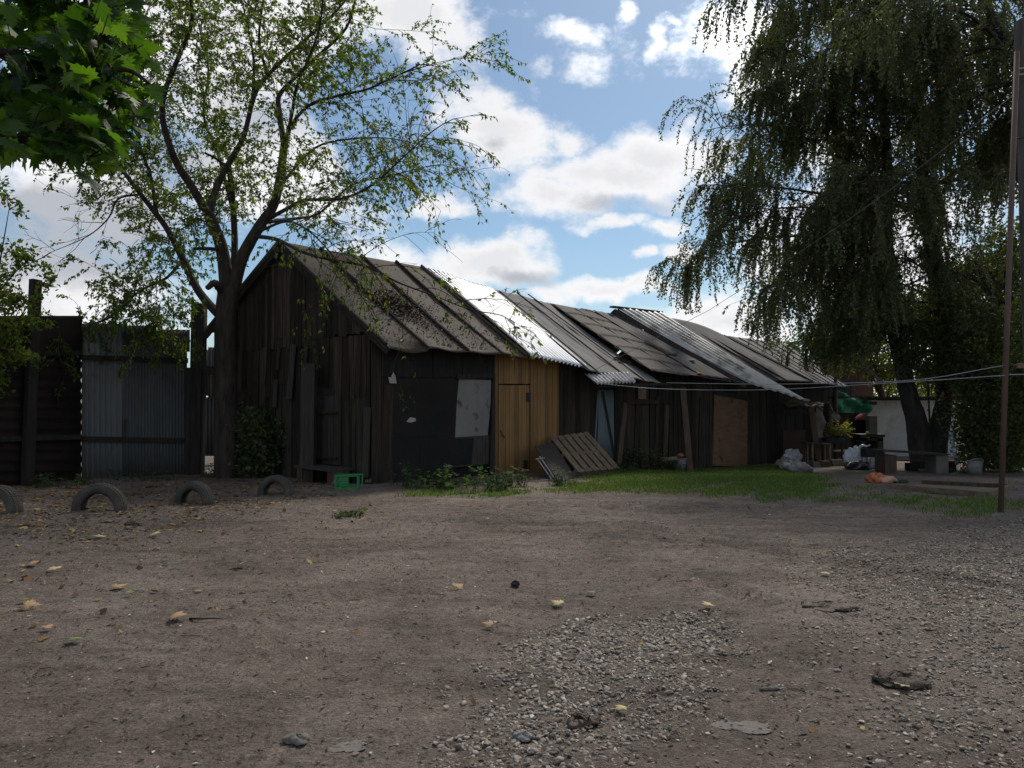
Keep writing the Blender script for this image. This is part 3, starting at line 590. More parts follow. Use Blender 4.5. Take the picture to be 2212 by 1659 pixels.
for xa, xb in ((1372, 1378), (1416, 1421), (1447, 1450), (1512, 1515)):
    mb = MB(); bar(mb, F(xa, 1000, .05), F(xb, U(850, 880), .05), U(.1, .16), .03, V(*oR, 0)); obj('cover_strip', mb, mWoodDark, t4)
mb = MB(); bar(mb, F(1336, 1002, .1), F(1350, 870, .06), .16, .07, V(*oR, 0)); obj('door_post', mb, mPost, t4)
mb = MB(); bar(mb, F(1436, 1000, .07), F(1441, 875, .07), .15, .05, V(*oR, 0)); obj('door_jamb', mb, mPost, t4)
mb = MB(); panel(mb, [(1378, 862), (1394, 862), (1394, 836), (1378, 836)], .05, .03); obj('lintel_block', mb, mPallet, t4)
mb = MB(); panel(mb, [(1350, 874), (1420, 872), (1420, 864), (1350, 866)], .05, .05); obj('lintel', mb, mWoodDark, t4)

# --- shed with the long sloping cement sheet roof
q5 = roof_quad((1327, 667), (1423, 677), (1737, 868), (1616, 829), 1.3)
q5[2] = F(1737, 868, 2.2); q5[3] = F(1612, 829, .8)
t5 = T('plywood_door_shed', 'dark shed with a plywood door under a long pale cement sheet roof', 'shed', F(1575, 1005), 'old timber sheds joined in a row')
roof_part(t5, q5, mSlate, 'slate', 220, waves=7, amp=.075, sag=.05, thick=.01); back_slope(t5, q5, mFeltDark)
mb = MB(); bar(mb, q5[0] + V(-.1, -.1, .05), q5[1] + V(.1, .1, .05), .16, .05); obj('ridge_board', mb, mWoodGrey, t5)
mb = MB(); o = V(0, 0, -.06); bar(mb, q5[0] + o, q5[3] + o, .03, .14); bar(mb, q5[1] + o, q5[2] + o, .03, .14); obj('verge_board', mb, mWoodGrey, t5)
q5w = roof_quad((1400, 690), (1560, 722), (1760, 830), (1560, 824), .6); backing(t5, 1542, 1690, q5w)
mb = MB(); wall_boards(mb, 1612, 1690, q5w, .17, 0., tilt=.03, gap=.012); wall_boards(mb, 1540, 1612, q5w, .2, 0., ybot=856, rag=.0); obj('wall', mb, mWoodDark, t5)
mb = MB(); panel(mb, [(1538, 1006), (1613, 1008), (1613, 862), (1542, 852)], .03, .03); dr = obj('door', mb, mPly, t5)
mb = MB(); panel(mb, [(1614, 866), (1545, 853), (1545, 846), (1614, 856)][::-1], .03, .06); obj('door_lintel', mb, mPostDark, t5)

# --- the two far roofs
q6 = roof_quad((1423, 684), (1562, 723), (1757, 826), (1650, 822), .6)
t6 = T('dark_felt_shed', 'shed with a sagging black felt roof beyond the pale cement sheets', 'shed', F(1700, 1000), 'old timber sheds joined in a row')
q6[0] = RDG(1423, 684); q6[1] = RDG(1562, 724)
obj('roof', grid(*q6, 60, 30, lambda u, v: .12 * np.sin(math.pi * u) * (1 - v) ** 2 - .05 * np.sin(math.pi * v)), mFeltDark, t6, smooth=True, solid=.03)
battens(t6, q6, (.06, .45, .98), .05, .06, mPostDark); battens(t6, q6, (.30,), .05, .07, mPost); back_slope(t6, q6, mFeltDark); backing(t6, 1660, 1770, q6)
mb = MB(); wall_boards(mb, 1690, 1770, q6, .17, 0., tilt=.02); obj('wall', mb, mWoodDark, t6)
q7 = roof_quad((1562, 724), (1702, 744), (1832, 836), (1757, 826), .6)
t7 = T('ribbed_roof_shed', 'farthest shed of the row with a pale grey ribbed roof under hanging birch twigs', 'shed', F(1800, 990), 'old timber sheds joined in a row')
roof_part(t7, q7, mFelt, 'felt', 60); battens(t7, q7, (.05, .2, .36, .52, .7, .86, .99), .04, .035, mWoodGrey); back_slope(t7, q7, mFeltDark); backing(t7, 1770, 1838, q7)
mb = MB(); wall_boards(mb, 1770, 1838, q7, .17, 0., tilt=.02); obj('wall', mb, mWoodDark, t7)

# --- leaning props and the concrete post
def wall_foot(x, off):
    p = F(x, 900, off); p[2] = float(gz(p[0], p[1])); return p
def post(name, label, cat, bot, top, w, h, m, D=None, side=None, tilt_in=.3, group=None):
    b = G(*bot); t = T(name, label, cat, b, group); mb = MB(); tp = at(top[0], top[1], b[1] + tilt_in); bar(mb, b - V(0, 0, .1), tp, w, h, side)
    o = obj('shaft', mb, m, t, bevel=.01); return t
def prop(name, label, b, tp, w, h, m, side):
    t = T(name, label, 'post', b); mb = MB(); bar(mb, b - V(0, 0, .1), tp, w, h, side); obj('shaft', mb, m, t, bevel=.012)
prop('leaning_post', 'brown squared timber prop leaning against the dark shed front beside the bucket', wall_foot(1490, .75), F(1474, 838, .35), .17, .14, mPost, V(0, 1, 0))
sp_, zp_ = gable_s(668, 786); bp_ = onp(664, 1020, A + go * .42, gd); bp_[2] = float(gz(bp_[0], bp_[1]))
prop('concrete_post', 'thick grey weathered slab post standing in front of the gable, left of the board door', bp_, onp(668, 786, A + go * .36, gd), .28, .2, mWoodGrey, V(0, 1, 0))

# ---------------------------------------------------------------- fences
def fence_plane(a, b): return a[:2], nrm((b - a)[:2])
a = G(-240, 1076); b = G(176, 1036); fa, fd = fence_plane(a, b); FP = lambda x, y, o=0.: onp(x, y, fa + V(fd[1], -fd[0]) * o, fd)
tf = T('rusty_fence', 'tall brown fence of rusty sheets ribbed sideways at the far left', 'fence', G(60, 1052))
def ribbed(x0, x1, yt, yb, o, n, amp, m, name, vertical, nu=8, tilt=0.):
    q = [FP(x0, yb, o), FP(x1, yb, o), FP(x1, yt, o), FP(x0 + tilt, yt, o)]
    if vertical: g = grid(*q, n * 6, 4, lambda u, v: amp * np.cos(2 * math.pi * n * u))
    else: g = grid(*q, 4, n * 6, lambda u, v: amp * np.cos(2 * math.pi * n * v))
    return obj(name, g, m, tf_, smooth=True, solid=.004)
tf_ = tf
ribbed(-240, 176, 765, 1060, 0., 13, .02, mRustCorr, 'lower_sheet', False); ribbed(-240, 178, 682, 770, .03, 2, .006, mRustCorr, 'upper_sheet', False)
mb = MB(); bar(mb, FP(-240, 768, .07), FP(176, 762, .07), .05, .09); obj('rail', mb, mPostDark, tf); mb = MB(); bar(mb, FP(-240, 955, .07), FP(174, 944, .07), .05, .10); obj('rail', mb, mPostDark, tf)
mb = MB(); bar(mb, FP(58, 1060, .16), FP(77, 604, .16), .19, .12, V(fd[1], -fd[0], 0)); obj('post', mb, mPostDark, tf)
a = G(172, 1034); b = G(404, 1024); fa, fd = fence_plane(a, b)
tf_ = tg = T('grey_fence', 'grey corrugated sheet fence panels held by two dark timber rails behind the tyres', 'fence', G(290, 1030))
ribbed(176, 273, 699, 1046, 0., 8, .02, mGreyCorr, 'wide_ribbed_sheet', True); ribbed(268, 338, 703, 1046, .03, 10, .012, mGreyCorr2, 'narrow_ribbed_sheet', True); ribbed(336, 404, 716, 1042, .025, 10, .012, mGreyCorr2, 'narrow_ribbed_sheet', True)
ribbed(346, 410, 712, 760, -.06, 6, .012, mGreyCorr, 'patch_sheet', True)
for y0, y1 in ((772, 779), (948, 952)):
    mb = MB(); bar(mb, FP(172, y0, .08), FP(406, y1, .08), .06, .11); obj('rail', mb, mPostDark, tg)
mb = MB(); bar(mb, FP(270, 948, .06), FP(271, 905, .06), .06, .02, V(fd[1], -fd[0], 0)); obj('batten', mb, mWoodGrey, tg)
t = T('gate_post', 'thick dark timber post between the grey fence and the big tree', 'post', G(420, 1024))
b = G(420, 1024); mb = MB(); tp = at(427, 655, b[1]); bar(mb, b - V(0, 0, .2), b + (tp - b) * .62, .36, .3, V(0, 1, 0)); obj('shaft', mb, mPostDark, t, bevel=.02); mb = MB(); bar(mb, b + (tp - b) * .55 + V(0, .1, 0), tp + V(0, .1, 0), .30, .2, V(0, 1, 0)); obj('upper_shaft', mb, mWoodGrey, t, bevel=.01)
p0 = at(437, 1000, 20.3); tb = T('gap_fence', 'weathered corrugated sheets seen through the gap between gate post and tree trunk', 'fence', V(p0[0], p0[1], 0))
for (x0, x1, yt, yb, m_) in ((428, 452, 755, 855, mGreyCorr), (450, 520, 750, 860, mGreyCorr), (428, 500, 858, 985, mGreyCorr2)):
    obj('sheet', grid(at(x0, yb, 20.3 + (yb > 900) * .1), at(x1, yb, 20.3 + (yb > 900) * .1), at(x1, yt, 20.3), at(x0, yt, 20.3), 60, 2, lambda u, v: .02 * np.cos(60 * u)), m_, tb, smooth=True, solid=.004)
mb = MB(); bar(mb, at(425, 800, 20.1), at(520, 800, 20.1), .06, .22); bar(mb, at(468, 1010, 20.1), at(468, 745, 20.1), .1, .1); obj('frame', mb, mPostDark, tb)
# ---------------------------------------------------------------- tyres
def tyre_parts(Ro, w, rim):
    vs = []; fs = []; n = 72; prof = [(rim, -w * .36), (rim + .02, -w * .42), (rim + .35 * (Ro - rim), -w * .5), (rim + .7 * (Ro - rim), -w * .49), (Ro - .012, -w * .42), (Ro, -w * .25), (Ro + .004, 0), (Ro, w * .25), (Ro - .012, w * .42), (rim + .7 * (Ro - rim), w * .49), (rim + .35 * (Ro - rim), w * .5), (rim + .02, w * .42), (rim, w * .36), (rim + .05, w * .30), (Ro - .03, w * .3), (Ro - .03, -w * .3), (rim + .05, -w * .3)]
    m = len(prof)
    for i in range(n):
        a = 2 * math.pi * i / n
        for r, y in prof: vs.append(V(r * math.cos(a), y, r * math.sin(a)))
    for i in range(n):
        for k in range(m): fs.append((i * m + k, i * m + (k + 1) % m, ((i + 1) % n) * m + (k + 1) % m, ((i + 1) % n) * m + k))
    body = MB().add(vs, fs); tread = MB(); nb = 60
    for i in range(nb):
        for j, (y0, y1, sh) in enumerate(((-.44, -.28, .5), (-.25, -.02, .0), (.02, .25, .3), (.28, .44, .8))):
            a0 = 2 * math.pi * (i + sh * .5) / nb; a1 = a0 + 2 * math.pi / nb * .68; h = .016
            ro = Ro - (.018 if j in (0, 3) else .006)
            q = lambda a, y, r, s=0: V(r * math.cos(a + s), y * w, r * math.sin(a + s))
            hexa(tread, [q(a0, y0, ro), q(a1, y0, ro), q(a1, y1, ro, .02), q(a0, y1, ro, .02)], [q(a0, y0, ro + h), q(a1, y0, ro + h), q(a1, y1, ro + h, .02), q(a0, y1, ro + h, .02)])
    return body, tread
tyb, tyt = tyre_parts(.345, .20, .215)
proto = T('half_buried_tyre', '', 'tyre', (0, 0, 0), 'old tyres half buried along the yard edge')
tb_ = obj('tyre_wall', tyb, mRubber, proto, smooth=True); tt_ = obj('tread', tyt, mRubber, proto)
specs = [((-5, 1108), 1.04, -.25, -.02, 'half buried tyre at the left edge of the photo, by the yellow leaf'), ((215, 1106), 1.03, .10, .0, 'widest half buried tyre, in front of the low weeds by the grey fence'),
         ((420, 1086), .93, -.28, .03, 'half buried tyre in front of the thick gate post, clod at its left foot'), ((596, 1072), .88, -.22, -.03, 'half buried tyre closest to the concrete post and the board door')]
for k, (px, sc, rz, ti, lab) in enumerate(specs):
    if k == 0: r, b_, t_ = proto, tb_, tt_
    else:
        r = proto.copy(); COL.objects.link(r)
        for c in (tb_, tt_): d = c.copy(); COL.objects.link(d); d.parent = r
    p = G(*px); r.location = (p[0], p[1], p[2] + .02); r.rotation_euler = (ti, .3 * k, rz) if False else (ti, 0, rz); r.scale = (sc,) * 3; r['label'] = lab

# ---------------------------------------------------------------- things by the sheds
b = G(750, 1058); t = T('green_crate', 'bright green plastic bottle crate lying on its side before the shed step', 'crate', b)
mb = MB(); w, d, h = .40, .28, .24; rz = .12
ca, sa_ = math.cos(rz), math.sin(rz)
def CP(x, y, z): return b + V(x * ca - y * sa_, x * sa_ + y * ca, z)
for z in (.02, h): 
    for (x0, y0, x1, y1) in ((-w/2, -d/2, w/2, -d/2), (-w/2, d/2, w/2, d/2), (-w/2, -d/2, -w/2, d/2), (w/2, -d/2, w/2, d/2)): bar(mb, CP(x0, y0, z), CP(x1, y1, z), .03, .03)
for x in (-w/2, -w*.28, w*.05, w/2): bar(mb, CP(x, -d/2, .0), CP(x, -d/2, h), .028, .02)
for x in (-w/2, 0, w/2): bar(mb, CP(x, d/2, .0), CP(x, d/2, h), .028, .02)
bar(mb, CP(-w/2, -d/2, h), CP(w*.72, -d/2 - .02, h + .03), .025, .025); bar(mb, CP(w*.72, -d/2, h + .03), CP(w*.68, -d/2, .05), .02, .02)
obj('frame', mb, mGreen, t)
mb = MB()
for z in (.07, .115, .16, .2): bar(mb, CP(-w*.27, -d/2 - .012, z), CP(w*.05, -d/2 - .012, z), .02, .03)
obj('slotted_side', mb, mGreen, t)
mb = MB(); hexa(mb, [CP(-w/2, -d/2, .0), CP(w/2, -d/2, 0), CP(w/2, d/2, 0), CP(-w/2, d/2, 0)], [CP(-w/2, -d/2, .015), CP(w/2, -d/2, .015), CP(w/2, d/2, .015), CP(-w/2, d/2, .015)]); obj('floor_panel', mb, mGreen, t)
# step
s0, z0 = gable_s(688, 1012); s1, _ = gable_s(768, 1012)
pc = gable_pt((s0 + s1) / 2, 0, .3); t = T('door_step', 'low plank step with a dark hollow below the board door', 'step', pc)
mb = MB(); q = [gable_pt(s0, .30, .62), gable_pt(s1, .26, .62), gable_pt(s1, .26, .08), gable_pt(s0, .30, .08)]; hexa(mb, q, [v + V(0, 0, .05) for v in q]); obj('tread', mb, mWoodGrey, t)
for s_ in (s0 - .1, s1 + .1):
    mb = MB(); c = gable_pt(s_, .12, .35); box(mb, c, (.16, .42, .34), math.atan2(gd[1], gd[0])); obj('support_block', mb, mBrick, t)
for (x, y, rr, lab, m_) in ((737, 1050, (.16, .1, .1), 'pale lump of rubble behind the green crate', mConcrete), (800, 1046, (.10, .08, .09), 'dark rounded stone right of the green crate by the shed corner', mConcrete), (592, 1006, (.2, .14, .06), 'flat rubble stone under the bush left of the slab post', mConcrete), (612, 1016, (.22, .13, .05), 'broader flat rubble stone nearest the slab post', mConcrete), (556, 1024, (.18, .12, .07), 'mossy stone at the foot of the bush', mConcrete)):
    p = G(x, y); mb = MB(); lump(mb, p + V(0, 0, rr[2] * .4), rr, 9, 6, .2); o = obj('rubble_stone', mb, m_, smooth=False); tagp(o, lab, 'stone', 'rubble stones by the gable', 'thing')
# pallet and the sheet beneath it
def leaning(c4): return [V(*p) for p in c4]
pb0, pb1 = G(1243, 1030), G(1338, 1020); bk = V(-oR[0], -oR[1], 0)
def up(x, y, Ddy, base): return at(x, y, base[1] + Ddy)
tl, tr = F(1183, 953, .16), F(1268, 941, .16)
t = T('pallet', 'wooden slatted pallet leaning back beside the ochre shed', 'pallet', pb0)
X = lambda u, v, o=0.: (1-u)*(1-v)*pb0 + u*(1-v)*pb1 + u*v*tr + (1-u)*v*tl + pn * o
pn = nrm(np.cross(pb1 - pb0, tl - pb0)); pn = pn if pn[2] > 0 else -pn
for k in range(6):
    u0 = k / 6 + .008; u1 = u0 + .118; mb = MB(); hexa(mb, [X(u0, 0, .1), X(u1, 0, .1), X(u1, 1, .1), X(u0, 1, .1)], [X(u0, 0, .122), X(u1, 0, .122), X(u1, 1, .122), X(u0, 1, .122)]); obj('slat', mb, mPallet, t)
for v in (.03, .47, .93):
    mb = MB(); hexa(mb, [X(.0, v, 0), X(.97, v, 0), X(.97, v + .07, 0), X(.0, v + .07, 0)], [X(0, v, .098), X(.97, v, .098), X(.97, v + .07, .098), X(0, v + .07, .098)]); obj('bearer', mb, mPallet, t)
b0, b1 = G(1208, 1042), G(1243, 1032); t0, t1_ = F(1155, 966, .5), F(1195, 958, .34)
t = T('leaning_board', 'dull grey board sheet propped under the left side of the pallet', 'board', b0)
mb = MB(); nn = V(0, -.02, .02); hexa(mb, [b0, b1, t1_, t0], [b0 + nn, b1 + nn, t1_ + nn, t0 + nn]); obj('sheet', mb, mWoodGrey, t)
p = G(1172, 1040); t = T('folding_frame', 'thin pale metal frame lying in the dark gap behind the leaning board', 'frame', p); mb = MB()
for (xa, ya, xb, yb) in ((1160, 990, 1195, 1040), (1166, 986, 1200, 1036), (1158, 992, 1176, 989), (1166, 1036, 1200, 1037)): tube(mb, [at(xa, ya, p[1] + .3), at(xb, yb, p[1] + .1)], .013, 6)
obj('tubing', mb, mWire, t)
# bucket with red lid by the leaning post
p = wall_foot(1468, .5); t = T('grey_bucket', 'grey bucket with a red ball on top beside the leaning post', 'bucket', p)
def bucket(t, p, r0, r1, h, m_, rim=True):
    mb = MB(); tube(mb, [p + V(0, 0, z) for z in (0, h * .5, h, h - .01, h * .3)], [r0, (r0 + r1) / 2, r1, r1 - .012, r0], 20); obj('pail', mb, m_, t, smooth=True)
    mb = MB(); tube(mb, [p + V(0, 0, h - .025), p + V(0, 0, h + .006)], [r1 + .012, r1 + .012], 20, cap=False); obj('rim', mb, m_, t, smooth=True)
bucket(t, p, .15, .19, .36, mGreyCorr); mb = MB(); lump(mb, p + V(.02, 0, .41), (.10, .10, .085), 14, 9, .04); obj('ball', mb, mRed, t, smooth=True)
p = wall_foot(1440, .45); t = T('small_board', 'short pale offcut of plank lying left of the grey bucket', 'board', p); mb = MB(); bar(mb, p + V(-.1, .1, .3), p + V(.3, .1, .34), .1, .02, V(0, 1, 0)); obj('plank', mb, mPallet, t)

# ---------------------------------------------------------------- lean-to at the end of the row
p = G(1769, 1004); t = T('lean_to', 'low open lean-to with a rubbish covered top, brown side panel and leaning pole', 'lean-to', p)
Dl = p[1]
q = [at(1690, 874, Dl + 1.2), at(1752, 876, Dl), at(1778, 884, Dl + .6), at(1740, 866, Dl + 1.9)]
o = obj('top', grid(q[0], q[1], q[2], q[3], 24, 12, lambda u, v: .05 * np.sin(9 * u + 2) * np.sin(7 * v + 1) + .03 * np.sin(21 * u)), mSackTan, t, smooth=True, solid=.06)
mb = MB(); bar(mb, at(1690, 890, Dl + 1.1), at(1750, 890, Dl + .1), .05, .14); obj('header_beam', mb, mWoodGrey, t)
mb = MB(); bar(mb, G(1769, 1004) - V(0, 0, .05), at(1751, 880, Dl + .1), .19, .15, V(0, 1, 0)); obj('leaning_pole', mb, mPost, t, bevel=.02)
mb = MB(); bar(mb, at(1672, 1006, Dl + 1.2), at(1674, 872, Dl + 1.2), .12, .1); obj('back_post', mb, mPostDark, t)
mb = MB(); hexa(mb, [at(1667, 998, Dl + 1.15), at(1740, 998, Dl + .6), at(1740, 998, Dl + .64), at(1667, 998, Dl + 1.19)], [at(1667, 930, Dl + 1.15), at(1740, 928, Dl + .6), at(1740, 928, Dl + .64), at(1667, 930, Dl + 1.19)]); obj('side_panel', mb, mat('maroon brown board', (.055, .032, .028), (.085, .05, .043), 2., rough=.8), t)
mb = MB(); hexa(mb, [at(1700, 935, Dl + 2.6), at(1790, 935, Dl + 2.2), at(1790, 935, Dl + 2.3), at(1700, 935, Dl + 2.7)], [at(1700, 872, Dl + 2.6), at(1790, 872, Dl + 2.2), at(1790, 872, Dl + 2.3), at(1700, 872, Dl + 2.7)]); obj('rear_boarding', mb, mWoodDark, t)
o = obj('hanging_sheet', grid(at(1764, 948, Dl + .35), at(1780, 942, Dl + .9), at(1780, 884, Dl + .7), at(1760, 880, Dl + .25), 14, 20, lambda u, v: .05 * np.sin(8 * v + 4 * u)), mSackTan, t, smooth=True, solid=.01)
for k, (x, y, m_, r) in enumerate(((1700, 871, mLitter, .16), (1716, 869, mPallet, .2), (1734, 866, mWhite, .22), (1727, 868, mOrange, .1), (1760, 873, mSackTan, .22), (1770, 877, mBag, .14))):
    mb = MB(); lump(mb, at(x, y, Dl + .9), (r, r * .8, .07), 20, 12, .3); crumple(mb, at(x, y, Dl + .9), .05, 6, (14, 34)); obj('rubbish_lump', mb, m_, t, smooth=True)
def sack(x, y0, x1, ytop, lab, m_, dz=.0, rz=0., back=0., name='sack', cat='sack', grp='filled sacks piled by the lean-to', parent=None):
    p = G((x + x1) / 2, y0); sc = p[1] / FD; p[1] += back; w = (x1 - x) * sc / 2; h = (y0 - ytop) * sc
    mb = MB(); lump(mb, p + V(0, 0, h * .40), (w, max(.22, w * .62), h * .58), 44, 28, .22, .65); crumple(mb, p + V(0, 0, h * .3), .075 * min(1, h / .4), 8)
    if parent: return obj(name, mb, m_, parent, smooth=True)
    o = obj(name, mb, m_, smooth=True); return tagp(o, lab, cat, grp, 'thing')
sack(1674, 1012, 1716, 988, 'brownish sack at the back left of the pile by the lean-to', mSackTan)
sack(1684, 1016, 1722, 995, 'pale limp sack in the middle of the pile, leaning on the front one', mSack)
sack(1700, 1021, 1757, 998, 'large pale sack lying foremost in the pile on the grass edge', mSack)
sack(1700, 1003, 1748, 972, 'translucent white bag topmost of the pile before the yellowed cardboard', mBag, back=.5)
p = G(1716, 1000); p[1] += 1.; t = T('cardboard_sheet', 'yellowed cardboard sheet standing behind the sacks', 'cardboard', p)
for xa, xb in ((1693, 1728), (1730, 1741)):
    mb = MB(); hexa(mb, [at(xa, 1000, p[1]), at(xb, 1000, p[1]), at(xb, 1000, p[1] + .04), at(xa, 1000, p[1] + .04)], [at(xa + 1, 968, p[1] + .1), at(xb, 968, p[1] + .1), at(xb, 968, p[1] + .14), at(xa + 1, 968, p[1] + .14)]); obj('flap', mb, mCard, t)
# clutter right of the lean-to
def table(name, lab, cat, xs_, ytop, legs, Dd, m_top, m_leg, th=.05, deep=.5, lw=.05, grp=None):
    p = at((xs_[0] + xs_[1]) / 2, 1000, Dd); p[2] = gz0(p[0], p[1]); t = T(name, lab, cat, p, grp)
    a, b = at(xs_[0], ytop[0], Dd), at(xs_[1], ytop[1], Dd); k = V(0, deep, 0); e = V(0, 0, th)
    mb = MB(); hexa(mb, [a - e, b - e, b + k - e, a + k - e], [a, b, b + k, a + k]); obj('top', mb, m_top, t)
    for x in legs:
        for dd in (.04, deep - .06):
            q = at(x, ytop[0] + 5, Dd); q[1] += dd; mb = MB(); bar(mb, V(q[0], q[1], float(gz(q[0], q[1])) - .03), V(q[0], q[1], a[2] - th), lw, lw); obj('leg', mb, m_leg, t)
    return t
table('small_table', 'narrow battered side table with pale legs just right of the leaning pole', 'table', (1742, 1799), (955, 959), (1756, 1794), Dl - .35, mWoodGrey, mPallet)
pt = table('plant_table', 'dark trestle table carrying the leafy potted plant', 'table', (1770, 1826), (953, 957), (1778, 1820), Dl + .9, mWoodDark, mWoodDark, deep=.7)
def block(name, lab, cat, x0, x1, y0, y1, Dd, m_, deep=.3, rz=0, grp=None, tilt=0., bev=.01):
    a, b_, c = at(x0, y0, Dd), at(x1, y0, Dd), at(x0, y1, Dd); p = (a + b_) / 2; p[2] = a[2]; h = c[2] - a[2]
    mb = MB(); box(mb, p + V(0, deep / 2, h / 2), (b_[0] - a[0], deep, h), rz, tilt); o = obj(name, mb, m_, bevel=bev); return tagp(o, lab, cat, grp, 'thing')
block('plank_box', 'pale planked box end standing behind the sacks, below the small table', 'box', 1757, 1777, 1016, 998, Dl - .9, mConcrete)
block('chopping_log', 'reddish brown upright log between the box end and the tilted slab', 'log', 1776, 1792, 1017, 996, Dl - 1., mPost)
block('concrete_slab', 'grey concrete slab tilted against the clutter left of the white plastic bag', 'slab', 1797, 1825, 1012, 993, Dl - .5, mConcrete, .1, .2, tilt=-.3)
block('pale_plank', 'long pale plank lying level behind the concrete slab', 'plank', 1801, 1870, 976, 972, Dl + 1.5, mPaper, .2)
sack(1824, 1011, 1872, 967, 'big shiny white plastic bag sagging over a black base beside the brazier', mBag, name='plastic_bag', cat='bag', grp='shiny plastic bags by the brazier')
sack(1873, 1013, 1914, 986, 'smaller shiny plastic bag lying under the brazier', mBag, name='plastic_bag', cat='bag', grp='shiny plastic bags by the brazier', back=.35)
sack(1825, 1014, 1876, 994, 'black rubbish bag slumped beneath the big white plastic bag', mBagBlack, name='rubbish_bag', cat='bag', grp=None, back=-.05)
bg_p = G(1850, 1011); mb = MB(); tube(mb, smooth([at(1855, 968, bg_p[1]), at(1862, 962, bg_p[1] - .1), at(1872, 964, bg_p[1] - .15), at(1880, 961, bg_p[1] - .2)], 3), [.05, .02], 6, .3); o = obj('bag_knot', mb, mBag, smooth=True)
bagt = [x for x in bpy.data.objects if x.name == 'plastic_bag'][0]; o.parent = bagt
# brazier
p = G(1892, 1016); D = p[1]; t = T('brazier', 'dark rectangular charcoal brazier on thin legs', 'brazier', p)
mb = MB(); a, b_ = at(1871, 988, D), at(1911, 988, D); h = at(1871, 970, D)[2]
for (p0, p1) in ((V(a[0], D, 0), V(b_[0], D, 0)), (V(a[0], D + .35, 0), V(b_[0], D + .35, 0)), (V(a[0], D, 0), V(a[0], D + .35, 0)), (V(b_[0], D, 0), V(b_[0], D + .35, 0))): bar(mb, p0 + V(0, 0, (a[2] + h) / 2), p1 + V(0, 0, (a[2] + h) / 2), .01, h - a[2])
bar(mb, V((a[0] + b_[0]) / 2, D, a[2] + .01), V((a[0] + b_[0]) / 2, D + .35, a[2] + .01), b_[0] - a[0], .015); obj('fire_box', mb, mBlack, t)
for x in (a[0] + .03, (a[0] + b_[0]) / 2, b_[0] - .05):
    for dy in (.02, .33):
        mb = MB(); tube(mb, [V(x, D + dy, gz0(x, D) - .02), V(x, D + dy, a[2])], .012, 6); obj('leg', mb, mBlack, t)
# outdoor stove and grey flue block
D = G(1890, 1004)[1] + 1.2
p = at(1886, 1000, D); p[2] = gz0(p[0], p[1]); t = T('outdoor_stove', 'dark slatted stove bench against the white shed', 'stove', p)
for (x0, x1, y0, y1, dp, nm, m_) in ((1858, 1912, 944, 938, .7, 'top', mBlack), (1862, 1908, 952, 947, .6, 'shelf', mWoodDark), (1862, 1872, 1000, 944, .6, 'side', mBlack), (1897, 1909, 1000, 944, .6, 'side', mWoodGrey)):
    a, b_, c = at(x0, y0, D), at(x1, y0, D), at(x0, y1, D); mb = MB(); box(mb, V((a[0] + b_[0]) / 2, D + dp / 2, (a[2] + c[2]) / 2), (b_[0] - a[0], dp, c[2] - a[2])); obj(nm, mb, m_, t)
a, b_, c = at(1870, 1000, D), at(1900, 1000, D), at(1870, 952, D); mb = MB(); box(mb, V((a[0] + b_[0]) / 2, D + .5, (a[2] + c[2]) / 2), (b_[0] - a[0], .1, c[2] - a[2])); obj('back', mb, mBlack, t)
block('flue_block', 'tall grey concrete block standing on the outdoor stove', 'block', 1879, 1896, 939, 898, D + .2, mConcrete, .3)
mb = MB(); lump(mb, at(1874, 936, D + .1), (.07, .07, .07), 10, 7, .05); tagp(obj('yellow_ball', mb, mat('yellow plastic', (.5, .42, .02), rough=.5, bump=0), smooth=True), 'small yellow ball lying on the left end of the stove bench', 'ball', None, 'thing')
# white shed
D = 28.5; z0 = -.5
def P_(x, y, d=0.): return at(x, y, D + d)
t = T('white_shed', 'low whitewashed shed with a thin flat dark roof behind the forked trunk', 'shed', V(*P_(1950, 960)[:2], -.3))
a, b_, tp = P_(1876, 985), P_(2064, 985), P_(1876, 865)[2]
k_ = V(a[0] * 3.05 / D, 3., 0); k2 = V(b_[0] * 3. / D, 3., 0)
fl_ = [V(a[0], D, z0), V(b_[0], D, z0), V(b_[0], D, z0) + k2, V(a[0], D, z0) + k_]; mb = MB(); hexa(mb, fl_, [V(q[0], q[1], tp) for q in fl_]); obj('wall', mb, mWhite, t)
zc = P_(1900, 907)[2]; mb = MB(); box(mb, V((a[0] + b_[0]) / 2 + .3, D - .012, zc), (b_[0] - a[0] - 1., .02, .03)); obj('wall_seam', mb, mWhite, t)
a, b_ = P_(1856, 862, -.4), P_(2075, 862, -.4); fl_ = [V(a[0], a[1], a[2] - .01), V(b_[0], a[1], a[2] - .01), V(b_[0], a[1], a[2] - .01) + k2 * 1.2, V(a[0], a[1], a[2] - .01) + k_ * 1.2]; mb = MB(); hexa(mb, fl_, [q + V(0, 0, .1) for q in fl_]); obj('roof', mb, mWoodDark, t)
mb = MB(); bar(mb, P_(1862, 871, -.2), P_(1890, 871, -.2), .3, .12); obj('eave_beam', mb, mBlack, t)
